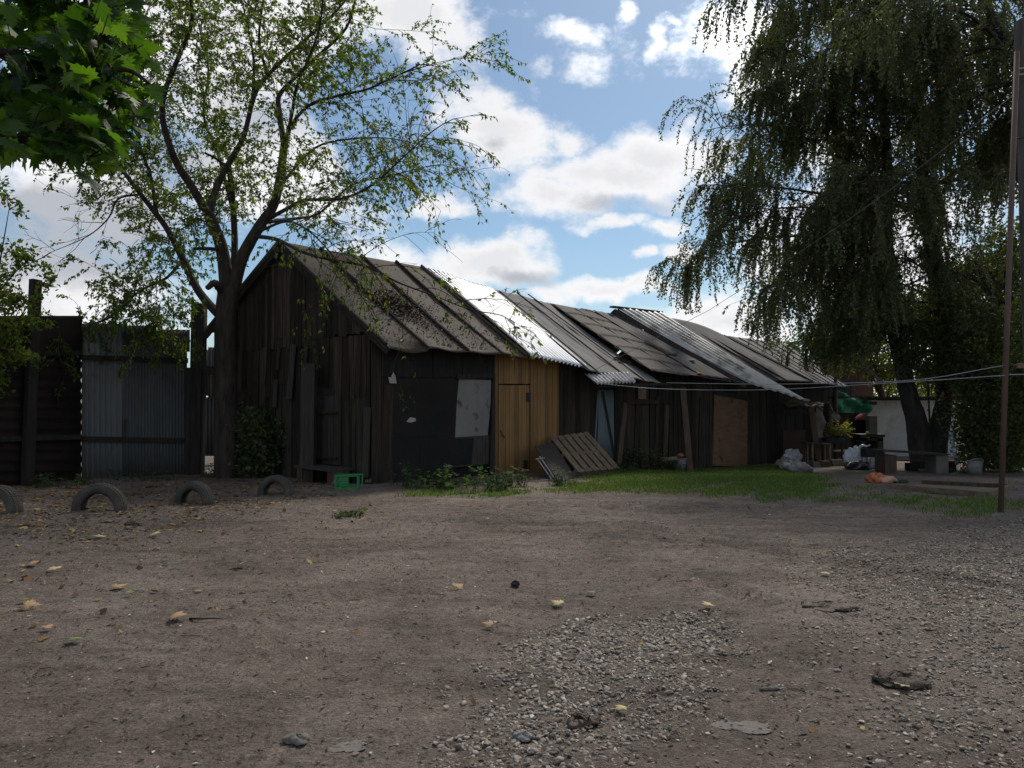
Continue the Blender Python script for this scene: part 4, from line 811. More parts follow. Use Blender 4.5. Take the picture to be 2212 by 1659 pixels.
# brown board fence, brick ruin, tarpaulin, parasol, poles
D = 31.; p = at(1845, 965, D); t = T('brown_board_fence', 'dark brown board fence below the green tarpaulin', 'fence', V(p[0], p[1], -.4))
mb = MB()
for k in range(14):
    x0 = 1806 + k * 5.4; a, b_ = at(x0, 905, D), at(x0 + 5.1, 905, D); zt = at(x0, U(891, 895), D)[2]
    box(mb, V((a[0] + b_[0]) / 2, D + U(0, .02), (zt - .5) / 2), (b_[0] - a[0], .03, zt + .5))
obj('boards', mb, mWoodGable, t)
a = at(1845, 905, D - .1); zt = at(1845, 890, D)[2]; mb = MB(); box(mb, V(a[0], D - .1, (zt - .5) / 2), (.13, .1, zt + .5)); obj('post', mb, mWoodGrey, t)
D = 35.; p = at(1850, 905, D); t = T('brick_ruin', 'rusty brown brick outbuilding behind the tarpaulin', 'outbuilding', V(p[0], p[1], -.4))
a, b_, zt = at(1806, 900, D), at(1888, 900, D), at(1806, 778, D)[2]
mb = MB(); box(mb, V((a[0] + b_[0]) / 2, D + 2, (zt - .5) / 2), (b_[0] - a[0], 4, zt + .5)); obj('wall', mb, mBrick, t)
mb = MB(); bar(mb, at(1800, 776, D - .2), at(1893, 782, D - .2), .5, .1); obj('roof_edge', mb, mWoodDark, t)
D = 27.6; t = T('green_tarpaulin', 'green tarpaulin slung between the rusty pole and the white shed', 'tarpaulin', at(1840, 870, D))
tq = [at(1800, 892, D), at(1878, 892, D + .6), at(1877, 864, D + .5), at(1798, 838, D)]
obj('sheet', grid(*tq, 40, 24, lambda u, v: .12 * np.sin(7 * u + 3 * v) * np.sin(3 * v + 1) + .06 * np.sin(17 * u - 6 * v) - .2 * np.sin(math.pi * u) * v), mTarp, t, smooth=True, solid=.01)
mb = MB(); bar(mb, at(1790, 859, D - .3), at(1862, 857, D - .3), .05, .05); obj('line_batten', mb, mBlack, t)
D = 29.1; t = T('red_parasol', 'faded red parasol dome showing left of the white shed', 'parasol', at(1866, 905, D))
c = at(1872, 907, D); vs = []; fs = []; n, m = 24, 6
for i in range(m + 1):
    th = i / m * math.pi / 2 * .97
    for k in range(n):
        f = 2 * math.pi * k / n; r = .40 * math.sin(th) * (1 + .03 * math.cos(8 * f)); vs.append(c + V(r * math.cos(f), r * math.sin(f), .27 * math.cos(th)))
fs = [(i * n + k, (i + 1) * n + k, (i + 1) * n + (k + 1) % n, i * n + (k + 1) % n) for i in range(m) for k in range(n)]
obj('canopy', MB().add(vs, fs), mRed, t, smooth=True, solid=.01); mb = MB(); tube(mb, [c + V(0, 0, .28), V(c[0], c[1], -.3)], .02, 6); obj('stick', mb, mWire, t)
def polething(name, lab, cat, pts, r, m_, n=10):
    mb = MB(); tube(mb, pts, r, n); o = obj(name, mb, m_, smooth=True); return tagp(o, lab, cat, None, 'thing')
polething('rusty_pole', 'thin rusty upright pole among hanging birch twigs behind the far shed', 'pole', [V(*at(1806, 960, 27.)[:2], -.4), at(1806, 890, 27.), at(1801, 646, 27.)], .055, mRust)
mb = MB(); bar(mb, at(1790, 726, 29.), at(1906, 826, 29.), .12, .1); tagp(obj('slanting_beam', mb, mConcrete), 'grey slanting beam crossing in front of the brick outbuilding', 'beam', None, 'thing')
polething('thin_rod', 'thin pale rod sticking up behind the far shed roof', 'rod', [at(1789, 830, 28.5), at(1778, 757, 28.5)], .02, mWire, 6)
sack(1793, 909, 1815, 891, 'grey bundle hanging beside the lean-to beneath the far eave', mSack, name='hanging_bundle', cat='bundle', grp=None)
o = bpy.data.objects['hanging_bundle']; me = o.data; c = at(1804, 902, 26.)
co_ = np.zeros(len(me.vertices) * 3); me.vertices.foreach_get('co', co_); co_ = co_.reshape(-1, 3); co_ = (co_ - co_.mean(0)) * .25 * np.array([1, 1, .8]) + c; me.vertices.foreach_set('co', co_.ravel())
polething('bundle_cord', 'thin cord holding the grey bundle under the far eave', 'cord', [c + V(0, 0, .1), c + V(-.1, .3, .55)], .012, mWire, 5)

# ---------------------------------------------------------------- table, bench, bucket, sandbox
def slabset(name, lab, cat, plank, D, legs, deep, th, m_leg, ybot):
    a, b_ = at(plank[0], plank[1], D), at(plank[2], plank[3], D); p = (a + b_) / 2; t = T(name, lab, cat, V(p[0], D, gz0(p[0], D)))
    n = 3
    for k in range(n):
        o = V(0, deep / n * k + .01, 0); o2 = V(0, deep / n * (k + 1) - .01, 0); e = V(0, 0, -th)
        mb = MB(); hexa(mb, [a + o + e, b_ + o + e, b_ + o2 + e, a + o2 + e], [a + o, b_ + o, b_ + o2, a + o2]); obj('plank', mb, mWoodGrey, t)
    for x0, x1, m2 in legs:
        q0, q1_ = at(x0, 1000, D), at(x1, 1000, D); zt = min(a[2], b_[2]) - th; zb = gz0(p[0], D) - .1
        mb = MB(); box(mb, V((q0[0] + q1_[0]) / 2, D + deep / 2, (zt + zb) / 2), (q1_[0] - q0[0], deep * .85, zt - zb)); obj('leg', mb, m2, t, bevel=.02)
D = G(1985, 1022)[1]
slabset('garden_table', 'low plank table on two thick block legs before the forked trunk', 'table', (1908, 972, 2048, 980), D - .3, ((1914, 1940, mPost), (2025, 2052, mConcrete)), .7, .05, mPost, 1020)
slabset('garden_bench', 'lower plank bench standing just behind the garden table', 'bench', (1941, 993, 2086, 998), D + .75, ((1966, 1985, mPostDark), (2052, 2068, mPostDark)), .35, .04, mPostDark, 1020)
p = G(2106, 1026); t = T('white_bucket', 'dirty white bucket at the foot of the shrubs behind the clothes pole', 'bucket', p)
bucket(t, p, .16, .19, .37, mSack); mb = MB(); tube(mb, smooth([p + V(-.19, 0, .34), p + V(-.12, -.15, .42), p + V(.12, -.15, .42), p + V(.19, 0, .34)], 4), .008, 5); obj('handle', mb, mWire, t)
polething('white_pipe', 'white plastic pipe leaning by the right trunk of the forked tree', 'pipe', [at(2068, 1004, D + .6), at(2062, 972, D + .62), at(2053, 930, D + .7)], [.05, .055, .055], mBag)
p = G(2030, 1062); t = T('sandbox', 'rectangular sandbox edged with brown timber beams on the bare ground', 'sandbox', p)
c0, c1, c2, c3 = G(1925, 1054), G(2131, 1070), G(2186, 1056), G(1992, 1046); hh = V(0, 0, .035)
for a, b_, w_ in ((c0, c1, .13), (c1, c2, .12), (c3, c2, .10)):
    mb = MB(); bar(mb, a + hh, b_ + hh, w_ * .8, .11); obj('beam', mb, mPallet if w_ > .105 else mPost, t, bevel=.01)
mb = MB(); z = V(0, 0, .012); mb.add([c0 + z, c1 + z, c2 + z, c3 + z], [(0, 1, 2, 3)]); obj('sand', mb, mat('pale sand', (.14, .115, .085), (.2, .165, .125), 8., rough=.95, bump=.5, bscale=30), t)
p = G(1908, 1042); t = T('toy_heap', 'crumpled orange and salmon cloth with a green corner beside the sandbox', 'cloth', p)
for (dx, dy, r, m_, nm) in ((-.16, .0, (.17, .14, .12), mOrange, 'orange_cloth'), (.03, -.06, (.2, .13, .09), mPink, 'salmon_cloth'), (.22, -.02, (.12, .1, .06), mTarp, 'green_corner'), (.36, -.03, (.14, .08, .035), mBlack, 'dark_end')):
    mb = MB(); lump(mb, p + V(dx, dy, r[2] * .6), r, 30, 18, .3, .6); crumple(mb, p + V(dx, dy, 0), .05, 7, (14, 34)); obj(nm, mb, m_, t, smooth=True)

# ---------------------------------------------------------------- clothes pole, utility pole, wires
p = G(2160, 1107); tp = at(2197, 112, p[1] + .15)
t = T('clothes_pole', 'slim brown metal clothes pole standing on the grass, slightly leaning', 'pole', p)
mb = MB(); tube(mb, [p - V(0, 0, .2), p + (tp - p) * .5, tp], .038, 14); obj('shaft', mb, mPole, t, smooth=True)
hk = p + (tp - p) * ((1107 - 797) / (1107 - 112)); mb = MB(); tube(mb, [hk + V(-.05, -.03, 0), hk + V(.2, -.03, .01)], .012, 6); obj('bracket_arm', mb, mRust, t)
mb = MB(); box(mb, hk + V(.22, -.03, .0), (.14, .02, .075)); obj('bracket_plate', mb, mPallet, t)
mb = MB(); lump(mb, hk + V(.06, -.04, 0), (.03, .03, .035), 8, 6, .1); obj('insulator', mb, mBlack, t)
ub = V(*at(2240, 1000, 12.6)); ub[2] = gz0(ub[0], ub[1])
t = T('utility_pole', 'square topped old utility pole at the right edge behind the clothes pole', 'pole', ub)
ut = at(2211, 44, 12.6); mb = MB(); bar(mb, ub - V(0, 0, .2), ut, .22, .2, V(0, 1, 0)); obj('shaft', mb, mat('greyed pole timber', (.05, .042, .036), (.13, .115, .10), 2.4, (5, 5, .5), .9, .5), t, bevel=.015)
for y in (150, 163, 300):
    c = at(2212, y, 12.45); mb = MB(); tube(mb, [c + V(-.17, -.02, 0), c + V(.2, -.02, .03)], .012, 6); obj('wire_tie', mb, mWire if y < 200 else mBlack, t)
def line(name, lab, pts, r, m_, k=10, cat='line', grp=None):
    mb = MB(); tube(mb, smooth(pts, k), r, 6); o = obj(name, mb, m_, smooth=True); return tagp(o, lab, cat, grp, 'thing')
hl = p + (tp - p) * ((1107 - 818) / (1107 - 112))
Dw = F(1446, 829, .9)
line('clothes_line', 'upper washing line running from the felt roof edge to the pole bracket', [F(1440, 827, 1.0), at(1560, 829, 18.), at(1700, 829.5, 16.), at(1960, 822, 13.), hk + V(-.04, -.04, 0)], .0065, mWire, grp='washing lines strung across the yard')
line('clothes_line', 'lower washing line sagging from the corrugated awning to the pole', [F(1300, 829, 1.), F(1430, 840, 1.6), at(1650, 842, 17.), at(1960, 825, 13.2), hl + V(-.03, -.04, 0)], .0065, mWire, grp='washing lines strung across the yard')
line('clothes_line', 'short washing line end leading from the pole out of the picture on the right', [hl + V(.03, -.04, .01), hl + V(.9, -.1, .03), hl + V(2.2, -.2, .1)], .0065, mWire, grp='washing lines strung across the yard')
line('overhead_cable', 'long thin cable rising from the felt roof across the birch to the utility pole', [F(1275, 804, .7), at(1493, 690, 18.2), at(1555, 655, 17.5), at(1852, 461, 14.6), at(2160, 228, 12.8), at(2212, 186, 12.5)], .005, mCable, cat='cable')
# ---------------------------------------------------------------- foliage tools
def leaves_mesh(P, Ax, L_, W_, fold=.25, nrm_=None):
    """one four point leaf per row: P base, Ax axis, L_ length, W_ half width"""
    P = np.asarray(P, float); Ax = np.asarray(Ax, float); n = len(P)
    Ax = Ax / (np.linalg.norm(Ax, axis=1, keepdims=True) + 1e-9)
    rnd = rng.normal(0, 1, (n, 3)) if nrm_ is None else np.asarray(nrm_) + rng.normal(0, .45, (n, 3))
    Sd = np.cross(Ax, rnd); Sd /= (np.linalg.norm(Sd, axis=1, keepdims=True) + 1e-9); Nn = np.cross(Ax, Sd)
    L_ = np.broadcast_to(np.asarray(L_, float).reshape(-1, 1), (n, 1)); W_ = np.broadcast_to(np.asarray(W_, float).reshape(-1, 1), (n, 1))
    l = P + Ax * L_ * .42 + Sd * W_ + Nn * W_ * fold; r = P + Ax * L_ * .42 - Sd * W_ + Nn * W_ * fold; tip = P + Ax * L_ - Nn * L_ * .08
    vs = np.stack([P, l, tip, r], 1).reshape(-1, 3); b = np.arange(n)[:, None] * 4
    fs = np.concatenate([b + [[0, 1, 2]], b + [[0, 2, 3]]], 1).reshape(-1, 3)
    return vs, fs
def rdir():
    v = rng.normal(0, 1, 3); return v / np.linalg.norm(v)
def bend(p, d, L_, n, droop, wig=.12):
    pts = [V(*p)]; d = nrm(d); st = L_ / n
    for _ in range(n):
        d = nrm(d + rng.normal(0, wig, 3) + V(0, 0, -droop)); pts.append(pts[-1] + d * st)
    return pts
def along(pts, t):
    f = t * (len(pts) - 1); i = min(int(f), len(pts) - 2); return pts[i] + (pts[i + 1] - pts[i]) * (f - i), nrm(pts[i + 1] - pts[i])
def limb(mb, pts, r0, r1, k=4, n=8, jit=.08):
    P = smooth(pts, k); rr = np.linspace(0, 1, len(P)); tube(mb, P, list(r0 + (r1 - r0) * rr ** .8), n, jit); return P

# ---------------------------------------------------------------- the big ash maple by the gable
bt = G(488, 1031); D0 = bt[1]
tr_ = T('ash_maple', 'big spreading tree with forked dark trunk and thin yellow green leaves beside the gable', 'tree', bt)
def Q(x, y, d=0.): return at(x, y, D0 + d)
tk = MB(); base = [bt - V(0, 0, .2), bt + V(0, 0, .12), Q(488, 850), Q(487, 720), Q(494, 620)]
P = smooth(base, 5); rr = [.33, .30, .275, .26] + list(np.linspace(.25, .22, len(P) - 4)); tube(tk, P, rr, 18, .07)
LM = {}
def lm(key, pts, r0, r1, mbx=None):
    r0, r1 = r0 * .86, r1 * .8
    LM[key] = limb(mbx or tk, [Q(*p) for p in pts], r0, r1, 5, 10 if r0 > .08 else 6, .06)
lm('A', [(492, 650), (480, 540, -.1), (452, 462, -.2)], .18, .14)
lm('A1', [(455, 470, -.2), (412, 400, -.5), (378, 345, -.9), (352, 262, -1.3), (356, 200, -1.6), (385, 125, -1.8), (415, 40, -2.), (405, -50, -2.)], .11, .035)
lm('A2', [(450, 465, -.2), (472, 395, .1), (508, 330, .4), (528, 290, .6), (552, 200, .9), (592, 148, 1.1), (660, 85, 1.4), (730, 20, 1.7), (780, -50, 1.9)], .10, .03)
lm('A3', [(525, 300, .6), (545, 215, .8), (548, 130, 1.), (535, 60, 1.2), (518, -20, 1.4)], .06, .02)
lm('A4', [(578, 165, 1.), (560, 90, .8), (566, 20, .6), (575, -60, .4)], .05, .02)
lm('B', [(500, 640), (522, 560, -.1), (560, 490, -.1), (592, 440), (607, 370, .1), (616, 300, .1)], .17, .10)
lm('B1', [(614, 315, .1), (603, 240, .5), (604, 205, .7), (640, 165, .9), (690, 118, 1.2), (748, 60, 1.4), (770, -10, 1.6)], .085, .03)
lm('B2', [(616, 300, .1), (640, 255, -.3), (678, 222, -.6), (740, 205, -.9), (800, 190, -1.2), (890, 148, -1.5)], .06, .015)
lm('B3', [(612, 320, .1), (630, 250, -.8), (640, 190, -1.2), (665, 130, -1.5), (690, 60, -1.7), (700, -20, -1.9)], .05, .02)
lm('B4', [(585, 470, -.1), (622, 450, -.6), (660, 432, -1.), (735, 430, -1.4), (800, 402, -1.6), (865, 345, -1.8), (920, 295, -1.8)], .06, .012)
lm('B5', [(575, 480, -.1), (640, 472, .8), (690, 460, 1.2), (760, 400, 1.6), (840, 380, 1.8), (920, 360, 2.)], .05, .012)
lm('B6', [(550, 510, -.1), (600, 518, -1.), (655, 545, -1.6), (720, 562, -2.1), (790, 575, -2.4), (860, 610, -2.5), (940, 640, -2.6), (1010, 668, -2.6)], .055, .01)
lm('B7', [(560, 500, -.1), (620, 478, -1.2), (668, 500, -1.8), (700, 530, -2.2), (735, 570, -2.6)], .04, .008)
lm('B8', [(605, 400, .1), (680, 320, .9), (760, 300, 1.3), (850, 300, 1.6), (930, 320, 1.6)], .04, .008)
lm('C', [(482, 690, .3), (430, 630, .7), (395, 560, 1.), (358, 490, 1.2), (312, 430, 1.3), (270, 375, 1.4), (240, 330, 1.4)], .12, .05)
lm('C2', [(395, 560, 1.), (360, 600, .6), (300, 630, .2), (230, 690, -.3), (130, 705, -.6)], .05, .012)
lm('C3', [(300, 420, 1.3), (255, 430, 1.), (235, 470, .9), (190, 510, .7), (110, 545, .5)], .035, .008)
lm('C4', [(340, 470, 1.2), (325, 380, 1.4), (300, 300, 1.6), (310, 200, 1.7), (290, 110, 1.8), (320, 20, 1.9)], .06, .02)
lm('D', [(505, 600, .5), (507, 520, .8), (503, 440, .9), (495, 362, 1.)], .10, .075)
lm('D1', [(502, 450, .9), (470, 330, 1.8), (440, 250, 2.2), (450, 150, 2.4), (430, 60, 2.6)], .06, .02)
lm('E1', [(480, 540, -.1), (450, 537, -.4), (418, 537, -.6)], .055, .045)
lm('E2', [(486, 640), (465, 612, -.4), (448, 622, -.6)], .12, .07)
lm('E3', [(500, 372, .5), (470, 345, .2), (442, 330, 0)], .04, .03)
obj('trunk', tk, mBark, tr_, smooth=True)
# twigs and leaves
tw = MB(); LP = []; LA = []; LL = []
def leaf_cluster(p, d, s=1.):
    k = random.choice((2, 3, 3, 5))
    for j in range(k):
        a = nrm(d * U(.1, .9) + rdir() * .75 + V(0, 0, -.55)); LP.append(p + rdir() * .035); LA.append(a); LL.append(U(.06, .112) * s)
def twig(p, d, L_, r, droop, lv, leafy):
    pts = bend(p, d, L_, 6, droop, .14); tube(tw, pts, [r, .0028], 4, cap=False)
    if lv > 0:
        for _ in range(int(L_ * 4.2) + 1):
            q, dd = along(pts, U(.15, 1)); twig(q, nrm(dd * .8 + rdir() * .75), L_ * U(.25, .55), r * .5, droop * 1.2, lv - 1, leafy)
    else:
        for t in np.arange(.15, 1.01, .075 / max(L_, .2)):
            if U(0, 1) < leafy: q, dd = along(pts, min(t, 1)); leaf_cluster(q, dd)
spec = {'A1': (22, .55, .9), 'A2': (22, .35, .9), 'A3': (15, .2, .85), 'A4': (11, .2, .85), 'B1': (18, .25, .85), 'B2': (17, .3, .62), 'B3': (16, .2, .8), 'B4': (19, .3, .5), 'B5': (16, .3, .5), 'B6': (11, .25, .16), 'B7': (9, .3, .4), 'B8': (14, .3, .4),
        'C': (34, .3, 1.), 'C2': (20, .2, 1.), 'C3': (4, .3, .12), 'C4': (34, .1, 1.), 'D': (12, .5, 1.), 'D1': (28, .15, 1.), 'A': (5, .3, .9), 'B': (9, .4, .9)}
for k, (n, s, lf) in spec.items():
    pts = LM[k]; Lh = sum(np.linalg.norm(pts[i + 1] - pts[i]) for i in range(len(pts) - 1))
    n = int(n * (1.75 if k[0] == 'C' else 1.5))
    for j in range(n):
        t = s + (1 - s) * (j + U(0, 1)) / n; q, d = along(pts, min(t, .995))
        dr_ = .05 if k not in ('B4', 'B5', 'B6', 'B8', 'B7', 'C2') else .11
        twig(q, nrm(d * .7 + rdir() * .9 + V(0, 0, .15)), U(.7, 1.7) * (1.15 if k[0] == 'B' else 1), .009, dr_, 1, lf)
    twig(pts[-1], nrm(pts[-1] - pts[-2]), 1.3, .014, .08, 1, lf)
# leafy shoots round the trunk fork and hanging in front of the grey fence
for (x, y, d, n) in ((380, 640, -.3, 16), (330, 560, .3, 16), (420, 480, .6, 14), (300, 660, -.2, 12), (560, 430, .8, 8), (250, 640, -.2, 6), (230, 560, -.1, 6), (390, 700, -.5, 8), (330, 700, -.4, 7), (470, 450, 1., 10), (210, 700, -.3, 4)):
    for _ in range(n): twig(Q(x + U(-45, 45), y + U(-45, 45), d + U(-.8, .8)), rdir() + V(0, 0, -.1), U(.4, .9), .007, .1, 1, 1.)
obj('twigs', tw, mTwig, tr_)
LL = np.array(LL); o = obj('crown', leaves_mesh(LP, LA, LL, LL * .24), mLeafElder, tr_)
print('ash maple leaves', len(LP))

# ---------------------------------------------------------------- weeping birches
def vn3(p): return .5 * (math.sin(1.9 * p[0] + 1.1) * math.sin(1.7 * p[2] + .6) + math.sin(2.9 * p[2] - 1.3 * p[0] + 2.) * math.sin(1.4 * p[1]) + .7 * math.sin(4.1 * p[0] + 1.8 * p[1]) * math.sin(3.6 * p[2]))
def birch(name, lab, trunks, limbs, nfill, fillbox, fork=None):
    t = T(name, lab, 'tree', trunks[0][0][0], None); mb = MB(); LPx = []; LAx = []; LLx = []; tws = MB(); ends = []
    for pts, r0, r1 in trunks: limb(mb, pts, r0, r1, 6, 14, .10)
    Ls = []
    for pts, r0 in limbs: Ls.append(limb(mb, pts, r0 * .75, .012, 5, 7, .08))
    def strand(p, L_, d0=None):
        x = CX + FD * p[0] / p[1]; lim = np.interp(x, [1440, 1500, 1560, 1600, 1650, 1700, 1760, 1830, 1900, 1940, 2000, 2060, 2212], [640, 690, 672, 690, 745, 790, 805, 815, 760, 690, 690, 720, 720])
        y = 880 - FD * (p[2] - EYE) / p[1]; room = (lim - y) / FD * p[1]
        if room < .12: return
        L_ = min(L_, room)
        if vn3(p) < -.20: return
        if 1932 < x < 1988 and 400 < y < 610 and U(0, 1) < .88: return
        if 2035 < x < 2085 and 380 < y < 560 and U(0, 1) < .7: return
        d = V(U(-.25, .25), U(-.25, .25), -1.) if d0 is None else d0
        pts = bend(p, d, L_, 5, .5, .06)
        tube(tws, pts, [.006, .002], 3, cap=False)
        n = int(L_ / .034)
        for k in range(n):
            q, dd = along(pts, (k + U(0, 1)) / n); LPx.append(q + rdir() * .025); LAx.append(dd * .5 + rdir() * .8 + V(0, 0, -.3)); LLx.append(U(.062, .108))
    def spray(p, d, L_, n):
        pts = bend(p, d, L_, 5, .12, .12); tube(tws, pts, [.012, .004], 4, cap=False)
        for _ in range(n):
            q, dd = along(pts, U(.15, 1.)); strand(q, U(.45, 1.6), nrm(dd * .7 + rdir() * .5 + V(0, 0, -.2)))
    for Pl in Ls:
        Lh = sum(np.linalg.norm(Pl[i + 1] - Pl[i]) for i in range(len(Pl) - 1))
        for _ in range(int(Lh * 7.5)):
            q, dd = along(Pl, U(.22, 1.)); spray(q, nrm(dd * .8 + rdir() * 1.1 + V(0, 0, .25)), U(.5, 1.6), 9)
        spray(Pl[-1], nrm(Pl[-1] - Pl[-2]), 1.0, 10)
    for _ in range(nfill):                      # the rest of the crown, on boughs springing from the trunks
        pts, r0, r1 = random.choice(trunks); Pt = smooth(pts, 6); q, dd = along(Pt, U(.35, .98))
        a = U(0, 6.28); d = V(math.cos(a), math.sin(a), U(.05, .7)); Lq = U(1.6, fillbox)
        b = bend(q, d, Lq, 6, .10, .10); e = b[-1]
        if e[0] / e[1] > .74 or e[2] > 16.5: continue
        tube(mb, b, [.04, .01], 5, cap=False)
        for _ in range(int(Lq * 4.2)):
            q2, d2 = along(b, U(.3, 1)); spray(q2, nrm(d2 * .8 + rdir() * .8), U(.5, 1.2), 6)
    obj('trunk', mb, mBarkB, t, smooth=True); obj('twigs', tws, mTwig, t)
    LLx = np.array(LLx); obj('crown', leaves_mesh(LPx, LAx, LLx, LLx * .33), mLeafBirch, t); print(name, len(LPx)); return t
g0 = G(2000, 1022); DB = g0[1] + 2.0
def K(x, y, d=0.): return at(x, y, DB + d)
baseP = V(*at(2004, 1000, DB)[:2], gz0(*at(2004, 1000, DB)[:2]))
trL = [baseP + V(-.08, 0, -.1), K(1990, 968), K(1978, 905), K(1962, 850, .1), K(1940, 740, .2), K(1920, 640, .3), K(1914, 500, .4), K(1916, 380, .4), K(1908, 220, .3), K(1900, 60, .2), K(1890, -80, .1)]
trR = [baseP + V(.15, .1, -.1), K(2022, 968), K(2032, 905, .1), K(2038, 850, .2), K(2030, 700, .4), K(2018, 590, .5), K(1998, 420, .6), K(1985, 250, .7), K(1975, 60, .8), K(1970, -80, .9)]
limbsL = [([K(1895, 655, .2), K(1877, 649, -.3), K(1830, 640, -.8), K(1793, 626, -1.1), K(1758, 603, -1.4), K(1730, 587, -1.6), K(1690, 600, -1.8)], .10),
          ([K(1916, 560, .3), K(1830, 520, .8), K(1720, 510, 1.), K(1610, 520, 1.), K(1530, 540, 1.), K(1475, 570, 1.)], .09),
          ([K(1916, 470, .3), K(1820, 430, -.5), K(1720, 410, -.9), K(1620, 400, -1.), K(1545, 400, -1.1)], .08),
          ([K(1914, 380, .3), K(1830, 320, .4), K(1740, 285, .4), K(1640, 270, .3), K(1556, 275, .2)], .08),
          ([K(1910, 260, .3), K(1850, 190, .5), K(1780, 140, .8), K(1700, 110, 1.), K(1655, 110, 1.)], .07),
          ([K(1905, 150, .3), K(1830, 60, -.4), K(1740, 0, -.8), K(1650, -30, -1.), K(1590, -20, -1.)], .07),
          ([K(1918, 610, .3), K(1850, 590, 1.4), K(1760, 600, 2.), K(1680, 640, 2.4), K(1640, 680, 2.5)], .07),
          ([K(1915, 430, .4), K(1840, 350, 1.), K(1760, 330, 1.5), K(1680, 330, 1.8), K(1600, 340, 1.9)], .06),
          ([K(1917, 520, .4), K(1840, 470, -.8), K(1760, 450, -1.4), K(1680, 450, -1.8), K(1600, 470, -2.)], .06),
          ([K(1912, 320, .4), K(1840, 230, -.6), K(1770, 190, -1.), K(1700, 180, -1.2), K(1650, 190, -1.3)], .06),
          ([K(1906, 200, .3), K(1840, 110, 1.2), K(1770, 60, 1.7), K(1690, 40, 2.)], .06),
          ([K(1900, 60, .3), K(1820, -40, .6), K(1720, -90, 1.), K(1640, -80, 1.)], .07)]
birch('weeping_birch', 'tall weeping birch, left leaning fork of the dark trunk, twigs hanging over far roofs', [(trL, .37, .10)], limbsL, 72, 3.7)
limbsR = [([K(2010, 500, .5), K(1950, 440, -.6), K(1870, 420, -1.4), K(1800, 440, -2.)], .07), ([K(2000, 420, .5), K(2080, 360, .2), K(2150, 330, 0), K(2230, 330, 0)], .07),
          ([K(2025, 640, .4), K(2090, 580, .1), K(2160, 560, -.2), K(2230, 560, -.3)], .07), ([K(1990, 300, .6), K(1930, 200, -.6), K(1850, 150, -1.4), K(1790, 150, -2.)], .06),
          ([K(1985, 200, .6), K(2060, 120, .3), K(2130, 100, .2), K(2210, 120, 0)], .06), ([K(2020, 600, .5), K(1960, 560, -1.), K(1900, 560, -1.8)], .05), ([K(1980, 100, .6), K(1920, 0, 0), K(1840, -50, -.5)], .06)]
birch('weeping_birch', 'tall weeping birch, upright right fork beside the left leaning one, behind the garden table', [(trR, .34, .10)], limbsR, 74, 3.2)
D3 = 19.
b3 = V(*at(2262, 1000, D3)[:2], 0.); b3[2] = gz0(b3[0], b3[1])
K3 = lambda x, y, d=0.: at(x, y, D3 + d)
tr3 = [b3 - V(0, 0, .1), K3(2258, 800), K3(2246, 500), K3(2228, 300), K3(2212, 180), K3(2180, 100, .1), K3(2140, 30, .2), K3(2100, -60, .3)]
limbs3 = [([K3(2240, 395), K3(2180, 380, .2), K3(2120, 376, .4), K3(2040, 392, .5), K3(1960, 394, .4), K3(1900, 390, .2), K3(1840, 398), K3(1760, 440, -.2)], .13),
          ([K3(2195, 140), K3(2130, 60, -.4), K3(2060, 20, -.8), K3(1980, 10, -1.), K3(1880, 20, -1.2)], .08), ([K3(2120, 0, .2), K3(2030, -60, .6), K3(1930, -70, .9)], .07), ([K3(2225, 280), K3(2170, 230, .8), K3(2110, 210, 1.4)], .05)]
birch('weeping_birch', 'weeping birch at the right edge with a long level limb behind the utility pole', [(tr3, .24, .09)], limbs3, 34, 2.6)

# ---------------------------------------------------------------- other trees, shrubs, weeds
def clumpy(name, lab, cat, base, clumps, nleaf, lsize, m_, stem_r=.05, grp=None, up=.0, wid=.34, trunk_to=None, leafdir=V(0, 0, -.3), stems=None):
    t = T(name, lab, cat, base, grp); mb = MB(); P = []; Ax = []
    top = trunk_to if trunk_to is not None else np.mean([c[0] for c in clumps], 0)
    tr = smooth([V(*base) - V(0, 0, .1), V(*base) * .55 + top * .45 + rdir() * .1 * stem_r / .05, top], 5); tube(mb, tr, [stem_r, stem_r * .4], 8, .06)
    tot = sum(c[1][0] * c[1][1] * c[1][2] for c in clumps) ; 
    for c, r in clumps:
        q, _ = along(tr, U(.35, .95)); tube(mb, smooth([q, (q + c) / 2 + rdir() * .1, c], 3), [stem_r * .4, .006], 5, cap=False)
        n = int(nleaf * (r[0] * r[1] * r[2]) / tot)
        sub = max(4, n // 60); sc = [c + rdir() * V(*r) * U(.25, 1.) for _ in range(sub)]
        for s_ in sc[:40]: tube(mb, [c, s_], [.01, .003], 3, cap=False)
        for k in range(n):
            s_ = sc[k % sub]; P.append(s_ + rng.normal(0, 1, 3) * V(*r) * .24); Ax.append(rdir() + leafdir)
    obj('stem' if stem_r < .06 else 'trunk', mb, mTwig if stem_r < .06 else mBark, t, smooth=True)
    Ls = rng.uniform(.7, 1.3, len(P)) * lsize
    obj('leaves' if cat != 'tree' else 'crown', leaves_mesh(P, Ax, Ls, Ls * wid), m_, t); return t
def cl(lst, D): return [(at(x, y, D + d), (rx * D / FD, rd, ry * D / FD)) for (x, y, d, rx, rd, ry) in lst]
def gp(x, D): p = at(x, 1000, D); return V(p[0], D, gz0(p[0], D))
